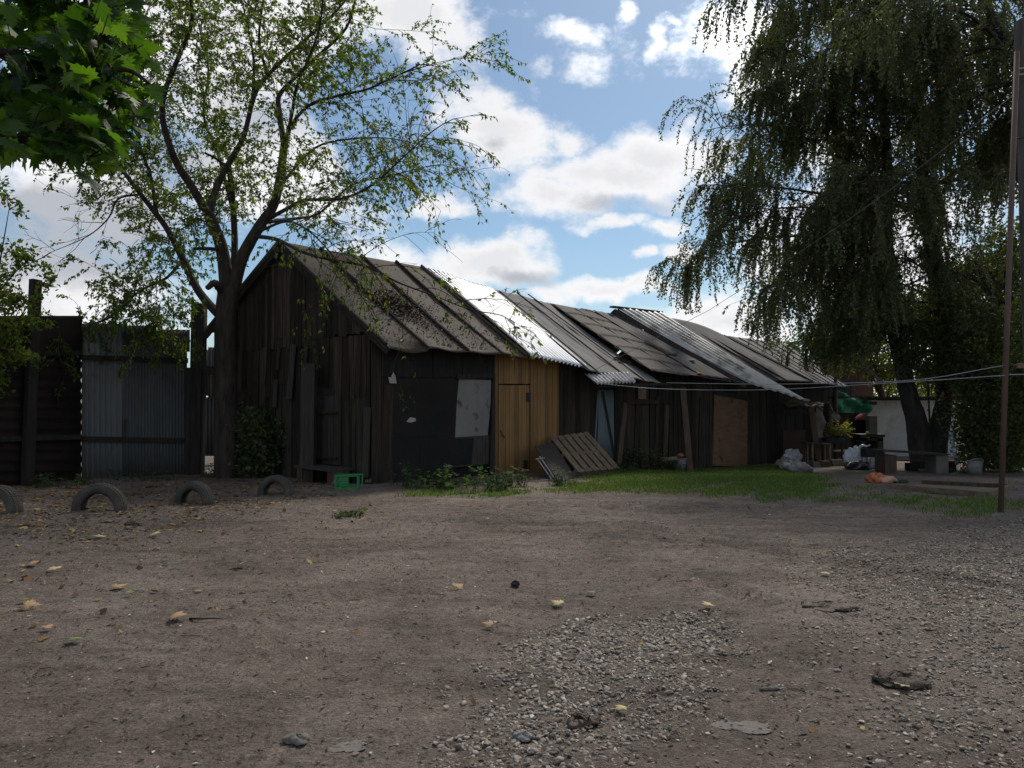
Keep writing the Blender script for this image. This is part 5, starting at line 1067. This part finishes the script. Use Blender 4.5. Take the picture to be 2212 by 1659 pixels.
# the dense right hand mass
clumpy('dense_shrub', 'tall dense shrub behind the dirty white bucket and clothes pole', 'shrub', gp(2120, 21.5), cl([(2110, 900, 0, 60, .9, 80), (2150, 850, .3, 70, 1., 90), (2090, 800, .6, 50, .8, 80), (2130, 960, -.2, 60, .7, 50), (2190, 950, .2, 50, .8, 60), (2180, 760, .8, 70, .9, 70), (2085, 950, .3, 30, .5, 60), (2160, 1000, .3, 60, .6, 30)], 21.5), 20000, .095, mLeafBush, .08)
clumpy('dense_shrub', 'dark shrub mass at the right edge beyond the clothes pole', 'shrub', gp(2230, 20), cl([(2210, 900, 0, 50, .8, 90), (2230, 800, 0, 60, .9, 90), (2205, 990, -.2, 40, .6, 30), (2240, 690, .3, 60, .9, 80)], 20.), 9000, .095, mLeafBush, .08)
clumpy('understorey_tree', 'dark leafy young tree filling the space between birch trunks and right edge', 'tree', gp(2110, 24.), cl([(2110, 740, 0, 90, 1.2, 80), (2060, 680, .3, 80, 1.1, 80), (2180, 660, .2, 80, 1.1, 90), (2120, 590, .4, 90, 1.1, 60), (2070, 810, 0, 55, .9, 50), (2190, 540, .4, 70, 1., 70), (2060, 620, .5, 60, 1., 60), (2150, 820, 0, 60, .9, 60)], 24.), 21000, .115, mLeafBush, .10, trunk_to=at(2110, 640, 24.2))
clumpy('trunk_ivy', 'leafy shoots sprouting round the forked birch trunks above the white shed', 'shrub', gp(2010, DB + .6), cl([(1960, 720, -.3, 60, .5, 70), (2000, 790, -.4, 40, .4, 50), (1945, 780, -.2, 34, .4, 36), (2045, 760, -.3, 50, .5, 60), (2010, 690, 0, 60, .6, 60), (1900, 700, .2, 50, .5, 50)], DB), 8200, .085, mLeafBush, .04, trunk_to=at(2000, 740, DB + .4))
# far background trees
for (x, D, lst, n, ls, m_, lab) in (
    (1905, 33., [(1890, 790, 0, 40, .8, 50), (1870, 740, 0, 50, 1., 50), (1925, 800, 0, 30, .7, 40), (1850, 700, .5, 60, 1., 50), (1840, 770, .3, 30, .7, 30)], 5200, .13, mLeafFar, 'yellow green tree with dark forked stem above the white shed roof'),
    (1960, 40., [(1960, 760, 0, 70, 1.5, 70), (1915, 810, 0, 30, .8, 40), (2020, 810, 0, 60, 1.4, 50), (1990, 700, 1, 80, 1.6, 70)], 5200, .16, mLeafFar, 'bright yellow green tree far behind the forked birch trunks'),
    (1790, 37., [(1790, 760, 0, 70, 1.5, 50), (1740, 745, 0, 60, 1.3, 40), (1820, 700, 0, 60, 1.3, 60), (1700, 760, .5, 40, 1., 30)], 4800, .15, mLeafBush, 'dark background tree rising behind the farthest ribbed roof'),
    (1960, 52., [(1830, 850, 0, 70, 2., 40), (1920, 850, 0, 80, 2., 50), (2010, 850, 0, 80, 2., 50), (2100, 850, 0, 80, 2., 50), (2200, 850, 0, 80, 2., 60), (2040, 900, 0, 140, 2., 40), (1850, 900, 0, 90, 2., 30)], 9000, .22, mLeafBush, 'long low tree line of dark leaves far behind the white shed'),
    (2130, 38., [(2120, 800, 0, 100, 2., 90), (2200, 760, 0, 90, 2., 100), (2080, 700, 1, 90, 2., 80), (2230, 880, 0, 60, 1.5, 60), (2150, 900, 0, 80, 1.5, 60)], 7500, .17, mLeafFar, 'background tree glimpsed through the dense right hand shrubs')):
    clumpy('background_tree', lab, 'tree', gp(x, D), cl(lst, D), n, ls, m_, .16, 'trees beyond the yard', trunk_to=at(lst[0][0], lst[0][1], D))
# sapling over the rusty fence
DS = 13.8
clumpy('fence_sapling', 'young leafy ash maple overhanging the rusty fence at the left edge', 'tree', gp(-70, 14.6), cl([(10, 700, 0, 55, .5, 40), (45, 660, 0, 50, .4, 30), (80, 690, 0, 34, .3, 26), (15, 770, 0, 45, .5, 30), (-20, 620, 0, 50, .5, 60), (60, 560, 0, 40, .35, 40), (95, 610, 0, 22, .25, 46), (0, 540, 0, 26, .3, 45), (-30, 820, 0, 50, .5, 50), (20, 450, 0, 26, .3, 28), (-20, 420, 0, 40, .3, 50)], DS), 3000, .095, mLeafElder, .07, trunk_to=at(-20, 560, DS), wid=.27)
# nettle and weed clumps
def weed(name, lab, x, y, r, h, n, m_=None, ls=.085, grp='weeds along the shed fronts', wf=None):
    b = G(x, y) if wf is None else wall_foot(x, wf); t = T(name, lab, 'weed', b, grp); mb = MB(); P = []; Ax = []
    for _ in range(n):
        a = U(0, 6.28); q = b + V(math.cos(a) * r * math.sqrt(U(0, 1)), math.sin(a) * r * .6 * math.sqrt(U(0, 1)), 0); q[2] = float(gz(q[0], q[1]))
        hh = h * U(.35, 1.); tube(mb, [b - V(0, 0, .12), q - V(0, 0, .04)], .004, 3); pts = bend(q, V(U(-.35, .35), U(-.35, .35), 1), hh, 5, .03, .1); tube(mb, pts, [.006, .002], 4, cap=False)
        for k in range(int(hh / .045)):
            p, dd = along(pts, U(.12, 1)); d = rdir(); d[2] = U(-.5, .15); P.append(p); Ax.append(d)
    Ls = rng.uniform(.6, 1.25, len(P)) * ls; obj('stem', mb, mTwig, t); obj('leaves', leaves_mesh(P, Ax, Ls, Ls * .36, nrm_=V(0, 0, 1)), m_ or mLeafWeed, t)
weed('weed_clump', 'dense nettles below the pale tin door cover', 1010, 1056, .85, .52, 44, ls=.11)
weed('weed_clump', 'low nettles at the foot of the tar paper wall', 930, 1056, .6, .5, 26, ls=.11)
weed('weed_clump', 'leaning sprays of weed right of the shed corner boards', 868, 1050, .3, .55, 9)
weed('weed_clump', 'thin weeds at the base of the ochre door', 1095, 1048, .4, .45, 20)
weed('weed_clump', 'leafy weeds in front of the leaning board', 1215, 1046, .28, .42, 20)
weed('weed_clump', 'weeds along the lower edge of the pallet', 1330, 1032, .6, .3, 40, wf=.9)
weed('weed_clump', 'tall dark weeds by the dark wall right of the pallet', 1400, 1012, .6, .75, 46, mLeafBush, wf=.45)
weed('weed_clump', 'weeds round the foot of the grey bucket', 1452, 1010, .4, .4, 20, wf=.6)
weed('weed_clump', 'low broad weeds under the grey fence behind the second tyre', 150, 1052, .9, .3, 46)
weed('weed_clump', 'sparse weeds at the bottom of the narrow ribbed sheets', 300, 1036, .8, .25, 24)
weed('weed_clump', 'small weeds at the base of the forked birch', 2075, 1022, .5, .3, 24)
weed('weed_clump', 'small green tuft alone on the bare earth of the yard', 752, 1113, .24, .13, 26)
weed('weed_clump', 'small weeds beside the thick gate post foot', 465, 1030, .4, .35, 18)
b = G(560, 1030)
clumpy('elder_bush', 'dark bush growing between the big tree trunk and the slab post', 'bush', b, [(b + V(*c), r) for c, r in (((0, 0, .8), (.55, .4, .5)), ((-.35, 0, 1.2), (.4, .3, .4)), ((.45, .1, .6), (.5, .35, .4)), ((-.5, 0, .5), (.4, .3, .4)), ((.15, .1, 1.35), (.4, .3, .25)), ((.6, -.1, 1.0), (.3, .25, .2)), ((-.1, -.2, .25), (.6, .4, .25)))], 2300, .10, mLeafBush, .03, trunk_to=b + V(0, 0, .9))
pb = at(1802, 955, Dl + 1.2)
t = T('potted_plant', 'pale yellow green bushy plant in a dark trough on the trestle table', 'plant', pb)
mb = MB(); a, b_ = at(1780, 952, Dl + 1.1), at(1822, 952, Dl + 1.1); bar(mb, a, b_, .35, .16); obj('trough', mb, mBlack, t)
P = []; Ax = []; mb = MB()
for _ in range(60):
    q = a + (b_ - a) * U(0, 1) + V(0, U(-.1, .1), .08); pts = bend(q, V(U(-.4, .8), U(-.5, .5), 1), U(.35, .7), 5, .16, .1); tube(mb, pts, [.005, .002], 3, cap=False)
    for k in range(14): p_, dd = along(pts, U(.25, 1)); P.append(p_); Ax.append(dd + rdir() * .8 + V(.3, 0, -.3))
obj('stem', mb, mTwig, t); obj('leaves', leaves_mesh(P, Ax, rng.uniform(.06, .12, len(P)), .025), mLeafPot, t)

# ---------------------------------------------------------------- foreground maple boughs (trunk stands left, out of the picture)
half = [(0, 0), (.10, -.02), (.30, -.10), (.22, .02), (.46, .10), (.36, .17), (.58, .30), (.40, .32), (.50, .44), (.34, .42), (.24, .40), (.30, .56), (.17, .56), (.20, .72), (.10, .74), (0, 1.)]
outl = half + [(-x, y) for x, y in half[-2:0:-1]]
OX = np.array(outl); OC = np.array([0., .25])
def maple_leaves(P, Ax, Nn, size, curl=.25):
    n = len(P); P = np.asarray(P); Ax = np.asarray(Ax); Ax = Ax / np.linalg.norm(Ax, axis=1, keepdims=True); Nn = np.asarray(Nn); Sd = np.cross(Ax, Nn); Sd /= np.linalg.norm(Sd, axis=1, keepdims=True) + 1e-9; Nn = np.cross(Sd, Ax)
    pts = np.concatenate([[OC], OX]); m = len(pts); s = np.asarray(size)[:, None, None]
    x = pts[None, :, 0, None]; y = pts[None, :, 1, None]; cr = rng.uniform(.3, 1.6, (n, 1, 1)) * curl
    z = -cr * (np.abs(x) ** 1.5 * .9 + np.maximum(y - .3, 0) ** 2 * .9) + .05 * np.sin(14 * np.arctan2(x, y - .05) + rng.uniform(0, 6, (n, 1, 1))) * (x ** 2 + (y - .25) ** 2) ** .5
    vs = P[:, None] + s * (x * Sd[:, None] + y * Ax[:, None] + z * Nn[:, None]); k = m - 1
    tri = np.array([(0, 1 + i, 1 + (i + 1) % k) for i in range(k)]); fs = (np.arange(n)[:, None, None] * m + tri[None]).reshape(-1, 3)
    return vs.reshape(-1, 3), fs
DM = 4.3
mt0 = V(-4.6, 2.6, 0.)
t = T('foreground_maple', 'near maple boughs with broad dark green leaves in the upper left corner', 'tree', mt0)
mb = MB(); tube(mb, smooth([mt0 - V(0, 0, .1), mt0 + V(.05, .1, 2), mt0 + V(.2, .2, 4), mt0 + V(.3, .2, 7)], 5), [.22, .13], 14, .06)
P = []; Ax = []; Nn = []; Sz = []
boughs = [[mt0 + V(.15, .15, 3.2), at(-200, 60, 3.9), at(20, 120, DM), at(150, 160, DM), at(270, 150, DM + .1), at(335, 190, DM + .15)], [mt0 + V(.1, .1, 2.9), at(-160, 260, 3.9), at(0, 290, 4.1), at(100, 320, 4.1), at(180, 360, 4.2)],
          [mt0 + V(.2, .2, 3.8), at(-160, -120, 4.2), at(40, -60, 4.6), at(160, -20, 4.6), at(240, 20, 4.7)], [mt0 + V(.2, .2, 3.4), at(-180, 150, 4.5), at(0, 200, 4.8), at(140, 250, 4.8), at(230, 290, 4.8)],
          [mt0 + V(.2, .2, 3.6), at(-180, 20, 4.8), at(40, 50, 5.1), at(200, 80, 5.1), at(290, 120, 5.1)]]
def mok(p_):                                    # the mass of the near boughs ends in drooping lobes
    x = CX + FD * (p_[0] / p_[1]); y = 880 - FD * (p_[2] - EYE) / p_[1]
    return x < np.interp(y, [-400, 0, 60, 120, 180, 230, 270, 310, 350, 390], [300, 285, 310, 325, 345, 320, 285, 255, 215, 150]) and y < np.interp(x, [-300, 40, 70, 110, 150, 190, 215, 240, 290, 340], [360, 335, 350, 330, 355, 385, 345, 315, 270, 215])
for bw in boughs:
    Pb = smooth(bw, 5); tube(mb, Pb, [.05, .006], 7, .05)
    for _ in range(52):
        q, dd = along(Pb, U(.35, 1)); pts = bend(q, nrm(dd * .7 + rdir() * .8), U(.15, .5), 4, .08, .12)
        if not mok(pts[-1]): continue
        tube(mb, pts, [.006, .003], 4, cap=False)
        for _k in range(4):
            p_, d_ = along(pts, U(.3, 1)); pe = p_ + nrm(d_ * .4 + rdir()) * U(.04, .11)
            if not mok(pe): continue
            tube(mb, [p_, pe], [.0018, .0014], 3, cap=False)
            ax = nrm(V(U(-.2, .9), U(-.5, .5), U(-1.1, .1))); P.append(pe); Ax.append(ax); Nn.append(nrm(V(U(-.5, .5), U(-.9, .3), U(.2, 1.1)))); Sz.append(U(.10, .185))
keep = range(len(P))
obj('trunk', mb, mBark, t, smooth=True)
mlv = obj('crown', maple_leaves([P[k] for k in keep], [Ax[k] for k in keep], [Nn[k] for k in keep], [Sz[k] for k in keep]), mLeafMaple, t); print('maple', len(keep))

# ---------------------------------------------------------------- ground cover: grass, gravel, litter
def inside(px, py, poly):
    c = np.zeros(len(px), bool); j = len(poly) - 1
    for i in range(len(poly)):
        xi, yi = poly[i]; xj, yj = poly[j]
        c ^= ((yi > py) != (yj > py)) & (px < (xj - xi) * (py - yi) / (yj - yi + 1e-12) + xi); j = i
    return c
def sheetpoly(pts): return [tuple(G(x, y)[:2]) for x, y in pts]
def vnoise(x, y, s, seed=0.):
    return (np.sin(x * s + seed) * np.sin(y * s * 1.13 + 2 * seed) + .6 * np.sin(x * s * 2.3 - y * s * 1.7 + seed) + .4 * np.sin(x * s * 4.9 + y * s * 3.7 + 3 * seed)) / 2
def scatter(poly, dens, fade=.25, dfun=None, maxn=400000):
    P = np.array(poly); lo, hi = P.min(0), P.max(0); n = min(int(dens * np.prod(hi - lo)), maxn)
    x = rng.uniform(lo[0], hi[0], n); y = rng.uniform(lo[1], hi[1], n)
    jx = x + vnoise(x, y, 3.1, 1.) * fade + rng.normal(0, fade * .4, n); jy = y + vnoise(x, y, 2.7, 2.) * fade + rng.normal(0, fade * .4, n)
    k = inside(jx, jy, poly)
    if dfun is not None: k &= rng.uniform(0, 1, n) < dfun(x, y)
    return x[k], y[k]
def blades(polys):
    VV = []
    for poly, dens, hh, thin in polys:
        x, y = scatter(sheetpoly(poly), dens, .42, lambda a, b: np.clip(thin + vnoise(a, b, 2.3, 4.) * .6 + vnoise(a, b, 6.1, 9.) * .5, .04, 1)); n = len(x)
        z = gz(x, y); a = rng.uniform(0, 6.28, n); w = rng.uniform(.004, .008, n) * (1 + .05 * np.maximum(y - 8, 0)); h = hh * rng.uniform(.35, 1.3, n) * (1 + .5 * vnoise(x, y, 1.7, 7.)); lean = rng.uniform(.1, .8, n) * h; la = rng.uniform(0, 6.28, n)
        b = np.stack([x, y, z - .005], -1); s = np.stack([np.cos(a) * w, np.sin(a) * w, 0 * w], -1); ld = np.stack([np.cos(la) * lean, np.sin(la) * lean, 0 * h], -1)
        up_ = np.stack([0 * h, 0 * h, h], -1); m1 = b + up_ * .6 + ld * .35
        VV.append(np.stack([b - s, b + s, m1 + s * .7, b + up_ + ld, m1 - s * .7], 1).reshape(-1, 3))
    VV = np.concatenate(VV); n = len(VV) // 5; i = np.arange(n)[:, None] * 5
    return VV, np.concatenate([i + [[0, 1, 2]], i + [[0, 2, 4]], i + [[4, 2, 3]]], 1).reshape(-1, 3)
gr = blades([([(1165, 1056), (1250, 1040), (1330, 1020), (1420, 1004), (1560, 1000), (1690, 1005), (1760, 1030), (1790, 1072), (1780, 1086), (1680, 1082), (1560, 1072), (1420, 1066), (1300, 1062), (1220, 1066)], 1500, .055, .72),
             ([(1880, 1060), (1960, 1062), (2080, 1074), (2230, 1080), (2400, 1085), (2420, 1125), (2230, 1122), (2080, 1116), (1960, 1102), (1890, 1086)], 1400, .055, .42),
             ([(860, 1068), (900, 1058), (1000, 1062), (1100, 1052), (1160, 1050), (1160, 1060), (1060, 1072), (960, 1074), (880, 1076)], 1400, .07, .6),
             ([(1760, 1050), (1900, 1046), (1930, 1060), (1880, 1080), (1790, 1075)], 500, .05, .2), ([(725, 1108), (770, 1104), (785, 1114), (740, 1120)], 900, .06, .5), ([(2000, 1040), (2240, 1040), (2240, 1060), (2100, 1052)], 300, .05, .1)])
o = obj('grass', gr, mGrass); o['kind'] = 'stuff'; print('blades', len(gr[1]) // 3)
# stones: a handful of rounded shapes, thousands of copies merged as gravel
def ico():
    import bmesh
    bm = bmesh.new(); bmesh.ops.create_icosphere(bm, subdivisions=2, radius=1.); bm.verts.ensure_lookup_table()
    v = np.array([w.co[:] for w in bm.verts]); f = np.array([[w.index for w in q.verts] for q in bm.faces]); bm.free(); return v, f
IV, IF = ico()
def ico1():
    import bmesh
    bm = bmesh.new(); bmesh.ops.create_icosphere(bm, subdivisions=1, radius=1.); bm.verts.ensure_lookup_table()
    v = np.array([w.co[:] for w in bm.verts]); f = np.array([[w.index for w in q.verts] for q in bm.faces]); bm.free(); return v, f
JV, JF = ico1()
def variants(v, k):
    out = []
    for s in range(k):
        d = 1 + .16 * np.sin(v @ rng.normal(0, 1.7, 3) + rng.uniform(0, 6)) + .14 * np.sin(v @ rng.normal(0, 2.6, 3) + rng.uniform(0, 6))
        w = v * d[:, None]
        for _ in range(11):                         # broken flat faces
            nn = rdir(); c = U(.36, .75); e = w @ nn - c; w = w - np.maximum(e, 0)[:, None] * nn
        out.append(w)
    return np.array(out)
VARN = variants(IV, 14); VARF = variants(JV, 14)
def stones(x, y, size, near, sink=.30, flat=(.28, .55)):
    n = len(x); v = VARN if near else VARF; f = IF if near else JF
    b = v[rng.integers(0, len(v), n)]; a = rng.uniform(0, 6.28, n); s = size[:, None] * np.stack([np.ones(n), rng.uniform(.55, .9, n), rng.uniform(*flat, n)], -1)
    w = b * s[:, None]; t1, t2 = rng.normal(0, .25, n), rng.normal(0, .25, n)
    w[:, :, 2] += w[:, :, 0] * t1[:, None] + w[:, :, 1] * t2[:, None]
    ca, sa = np.cos(a)[:, None], np.sin(a)[:, None]
    X = w[:, :, 0] * ca - w[:, :, 1] * sa + x[:, None]; Y = w[:, :, 0] * sa + w[:, :, 1] * ca + y[:, None]; Z = w[:, :, 2] + (gz(x, y) + s[:, 2] * (1 - 2 * sink) * rng.uniform(-.6, 1.5, n))[:, None]
    return np.stack([X, Y, Z], -1).reshape(-1, 3), (np.arange(n)[:, None, None] * v.shape[1] + f[None]).reshape(-1, 3)
def cat_(ms):
    vs = []; fs = []; b = 0
    for v, f in ms: vs.append(v); fs.append(f + b); b += len(v)
    return np.concatenate(vs), np.concatenate(fs)
patch1 = sheetpoly([(820, 1700), (860, 1640), (980, 1590), (1060, 1520), (1080, 1450), (1140, 1385), (1230, 1345), (1350, 1322), (1470, 1312), (1570, 1330), (1580, 1370), (1520, 1420), (1520, 1500), (1480, 1545), (1400, 1590), (1330, 1640), (1290, 1720)])
patch2 = sheetpoly([(2300, 1120), (2140, 1145), (1980, 1165), (1840, 1195), (1740, 1215), (1780, 1270), (1850, 1300), (1840, 1340), (1760, 1350), (1800, 1400), (1900, 1450), (1850, 1520), (1800, 1570), (1740, 1610), (1700, 1720), (2700, 1720), (2700, 1300), (2500, 1150)])
mid = sheetpoly([(1480, 1560), (1740, 1480), (1830, 1400), (1760, 1330), (1560, 1340), (1500, 1450), (1330, 1640), (1300, 1720), (1740, 1720), (1740, 1600)])
def szs(n, lo=.009, hi=.040): return lo + (hi - lo) * rng.beta(1.5, 3.8, n)
ms = []
d1 = lambda a, b: np.clip(.85 + .5 * vnoise(a, b, 2.6, 6.), .25, 1)
x, y = scatter(patch1, 1900, .27, d1); ms.append(stones(x, y, szs(len(x)), True))
x, y = scatter(patch1, 900, .45); ms.append(stones(x, y, szs(len(x), .006, .016), False))
d2 = lambda a, b: np.clip(.62 + .5 * vnoise(a, b, 1.9, 5.) + .1 * (a - 3), .3, 1)
x, y = scatter(patch2, 1150, .4, d2); k = y < 5.5; ms.append(stones(x[k], y[k], szs(k.sum(), .011, .032), True)); k = ~k; ms.append(stones(x[k], y[k], szs(k.sum(), .012, .034), False))
x, y = scatter(patch2, 800, .6, d2); ms.append(stones(x, y, szs(len(x), .006, .016), False))
x, y = scatter(mid, 280, .3, lambda a, b: np.clip(.5 + .7 * vnoise(a, b, 2.4, 3.), .05, 1)); ms.append(stones(x, y, szs(len(x), .006, .022), False))
gm = cat_(ms); o = obj('gravel', gm, mStone); o['kind'] = 'stuff'; print('gravel faces', len(gm[1]))
yard = sheetpoly([(-150, 1130), (300, 1085), (700, 1075), (1250, 1080), (1700, 1090), (2212, 1130), (2350, 1720), (-200, 1720)])
x, y = scatter(yard, 230, .2); ms = [stones(x, y, .003 + .016 * rng.beta(1.2, 5, len(x)), False)]
o = obj('pebbles', cat_(ms), mStone); o['kind'] = 'stuff'
# twigs, bark chips and leaf bits
def flakes(x, y, L_, wr, lift=.004, tilt=.35):
    n = len(x); a = rng.uniform(0, 6.28, n); d = np.stack([np.cos(a), np.sin(a), rng.normal(0, tilt, n)], -1); s = np.stack([-np.sin(a), np.cos(a), rng.normal(0, tilt, n)], -1)
    c = np.stack([x, y, gz(x, y) + lift + L_ * .12], -1); L_ = L_[:, None]; w = L_ * wr[:, None] if not np.isscalar(wr) else L_ * wr
    q = np.stack([c - d * L_ / 2, c + s * w * .5 + [0, 0, .002], c + d * L_ / 2, c - s * w * .5 + [0, 0, .003]], 1).reshape(-1, 3); i = np.arange(n)[:, None] * 4
    return q, np.concatenate([i + [[0, 1, 2]], i + [[0, 2, 3]]], 1).reshape(-1, 3)
x, y = scatter(yard, 190, .2); n = len(x); m = flakes(x, y, .010 + .04 * rng.beta(1.2, 3, n), rng.uniform(.25, .7, n), .003, .2)
chip = leafmat('bark and grit chips', [(0, (.025, .018, .013)), (.45, (.07, .05, .036)), (.78, (.15, .115, .08)), (.93, (.26, .21, .15)), (.97, (.5, .48, .44)), (1, (.6, .58, .54))], .0, .8, .2, (1, 1, 1))
o = obj('ground_chips', m, chip); o['kind'] = 'stuff'
x, y = scatter(yard, 9, .2); vs = MB()
for xx, yy in list(zip(x, y))[:1500]:
    a = U(0, 3.14); L_ = U(.02, .05) + .12 * U(0, 1) ** 6; zz = float(gz(xx, yy)) + .006; d = V(math.cos(a), math.sin(a), 0) * L_ / 2; k = V(-d[1], d[0], 0) * U(-.3, .3); tube(vs, [V(xx, yy, zz) - d, V(xx, yy, zz + .006) + k, V(xx, yy, zz) + d], [.003, .002], 4, cap=False)
o = obj('fallen_twigs', vs, mat('dry twig', (.05, .038, .028), (.17, .13, .10), 6., bump=0, island=.5)); o['kind'] = 'stuff'
leafzone = sheetpoly([(-200, 1180), (-150, 1060), (200, 1050), (480, 1035), (700, 1048), (720, 1075), (520, 1110), (380, 1140), (200, 1185)])
x, y = scatter(leafzone, 120, .6); n = len(x); m1 = flakes(x, y, rng.uniform(.02, .07, n), rng.uniform(.5, .95, n), .002, .2); k = np.arange(n) < 380; a = rng.uniform(0, 6.28, n)
mL = maple_leaves(np.stack([x, y, gz(x, y) + .025], -1)[k], np.stack([np.cos(a), np.sin(a), 0 * a], -1)[k], rng.normal(0, .22, (k.sum(), 3)) + [0, 0, 1], rng.uniform(.05, .11, k.sum()), .4)
x, y = scatter(sheetpoly([(-200, 1400), (-150, 1130), (700, 1080), (900, 1085), (600, 1250), (300, 1400)]), 9, .6); n = len(x); m2 = flakes(x, y, rng.uniform(.025, .08, n), rng.uniform(.4, .9, n), .008, .4)
x, y = scatter(yard, 2.2, .2); n = len(x); m3 = flakes(x, y, rng.uniform(.02, .05, n), rng.uniform(.4, .9, n), .008, .3)
x, y = scatter(sheetpoly([(1160, 1090), (1200, 1062), (1800, 1088), (2212, 1125), (2212, 1150), (1700, 1105)]), 14, .3); n = len(x); m4 = flakes(x, y, rng.uniform(.02, .06, n), rng.uniform(.4, .9, n), .008, .3)
o = obj('leaf_litter', cat_([m1, m2, m3, m4, mL]), mLitter); o['kind'] = 'stuff'
# the big single maple leaves
fl = [(518, 1228, .20, mTanLeaf, 'curled tan maple leaf on bare earth between the tyres and the gravel'), (984, 1271, .17, mTanLeaf, 'curled tan maple leaf above the gravel patch, by the dark clod'), (1212, 1301, .16, mYelLeaf, 'pale yellow maple leaf just above the top of the gravel patch'),
      (1276, 1277, .13, mGrnLeaf, 'faded greenish leaf above the pale yellow one near the gravel top'), (1537, 1311, .16, mYelLeaf, 'pale yellow maple leaf at the right end of the gravel top'), (370, 1352, .19, mTanLeaf, 'large crumpled tan maple leaf beside the short dark stick'),
      (48, 1322, .20, mTanLeaf, 'broad orange tan maple leaf nearest the left border of the yard'), (120, 1241, .19, mYelLeaf, 'yellow tan maple leaf, right one of a close pair at the left'), (70, 1232, .18, mTanLeaf, 'tan maple leaf, left one of a close pair at the left'),
      (244, 1279, .19, mTanLeaf, 'dull crumpled tan maple leaf right of the close pair'), (268, 1294, .14, mGrnLeaf, 'dull green leaf lying under the crumpled tan one'), (328, 1157, .2, mYelLeaf, 'yellow maple leaf lying in front of the gap between the two middle tyres'),
      (216, 1165, .2, mYelLeaf, 'yellow green maple leaf in front of the widest tyre'), (168, 1395, .15, mGrnLeaf, 'flat green leaf low on the left of the yard'), (93, 1374, .12, mTanLeaf, 'small folded tan leaf left of the flat green leaf'), (1790, 1242, .13, mYelLeaf, 'pale leaf on the edge of the right hand gravel'), (1062, 1352, .13, mTanLeaf, 'small flat brown maple leaf just left of the near gravel patch'),
      (1965, 1490, .14, mYelLeaf, 'small yellow leaf on the dark earth clod in the right hand gravel'), (1347, 1533, .1, mYelLeaf, 'pale round leaf in the middle of the near gravel'), (48, 1306, .1, mGrnLeaf, 'small green leaf right behind the broad orange tan leaf')]
for x, y, s, m_, lab in fl:
    p = G(x, y) + V(0, 0, .03); a = U(0, 6.28)
    g_ = maple_leaves([p], [V(math.cos(a), math.sin(a), U(-.05, .15))], [V(U(-.25, .25), U(-.45, .05), 1.)], [s * .70], U(-.18, .10))
    o = obj('fallen_leaf', g_, m_, solid=.001); tagp(o, lab, 'leaf', 'large fallen maple leaves on the yard', 'thing')
mSlab = mat('buried grey stone', (.13, .115, .10), (.20, .178, .155), 9., rough=.9, bump=.5, bscale=40)
def rough_up(mb, a): mb.v = [tuple(V(*v) + rng.normal(0, a, 3) * [1, 1, .7]) for v in mb.v]
for x, y, r, m_, lab, nm, cat in ((640, 1600, (.055, .045, .028), mConcrete, 'angular grey stone alone on the earth near the lower edge of the photo', 'loose_stone', 'stone'), (1130, 1600, (.045, .035, .02), mat('blue grey stone', (.15, .148, .145), (.22, .215, .205), 20., rough=.8), 'blue grey rounded stone in the near gravel', 'loose_stone', 'stone'),
                                   (1600, 1562, (.12, .075, .004), mSlab, 'flat grey slab of stone sunk in the earth between the gravel patches', 'flat_stone', 'stone'), (748, 1606, (.09, .065, .001), mSlab, 'flat pale patch of buried stone below the middle of the yard', 'flat_stone', 'stone'),
                                   (1948, 1472, (.15, .11, .04), mDirt, 'dark clod of earth heaped in the right hand gravel', 'earth_clod', 'clod'), (1255, 1565, (.08, .06, .03), mDirt, 'small dark clod of earth in the middle of the near gravel', 'earth_clod', 'clod'), (1785, 1318, (.2, .14, .03), mDirt, 'low dark heap of earth at the left edge of the right hand gravel', 'earth_clod', 'clod'),
                                   (1113, 1268, (.04, .03, .035), mBlack, 'dark upright crumpled scrap right of the curled tan leaf', 'dark_scrap', 'scrap'), (285, 1133, (.09, .06, .035), mDirt, 'dark clod of earth in front of the widest tyre', 'earth_clod', 'clod'), (1665, 1478, (.06, .03, .018), mConcrete, 'pale elongated stone right of the near gravel', 'loose_stone', 'stone')):
    p = G(x, y); mb = MB(); lump(mb, p + V(0, 0, r[2] * .3), r, 26, 16, .36 if nm == 'flat_stone' else .24); rough_up(mb, .007 if m_ is mDirt else .0015); o = obj(nm, mb, m_, smooth=True); tagp(o, lab, cat, None, 'thing')
p = G(438, 1352); polething('stick', 'short dark stick lying beside the large crumpled tan leaf', 'stick', [p + V(-.1, .02, .012), p + V(0, 0, .016), p + V(.11, .03, .012)], [.008, .006, .004], mPostDark, 6)
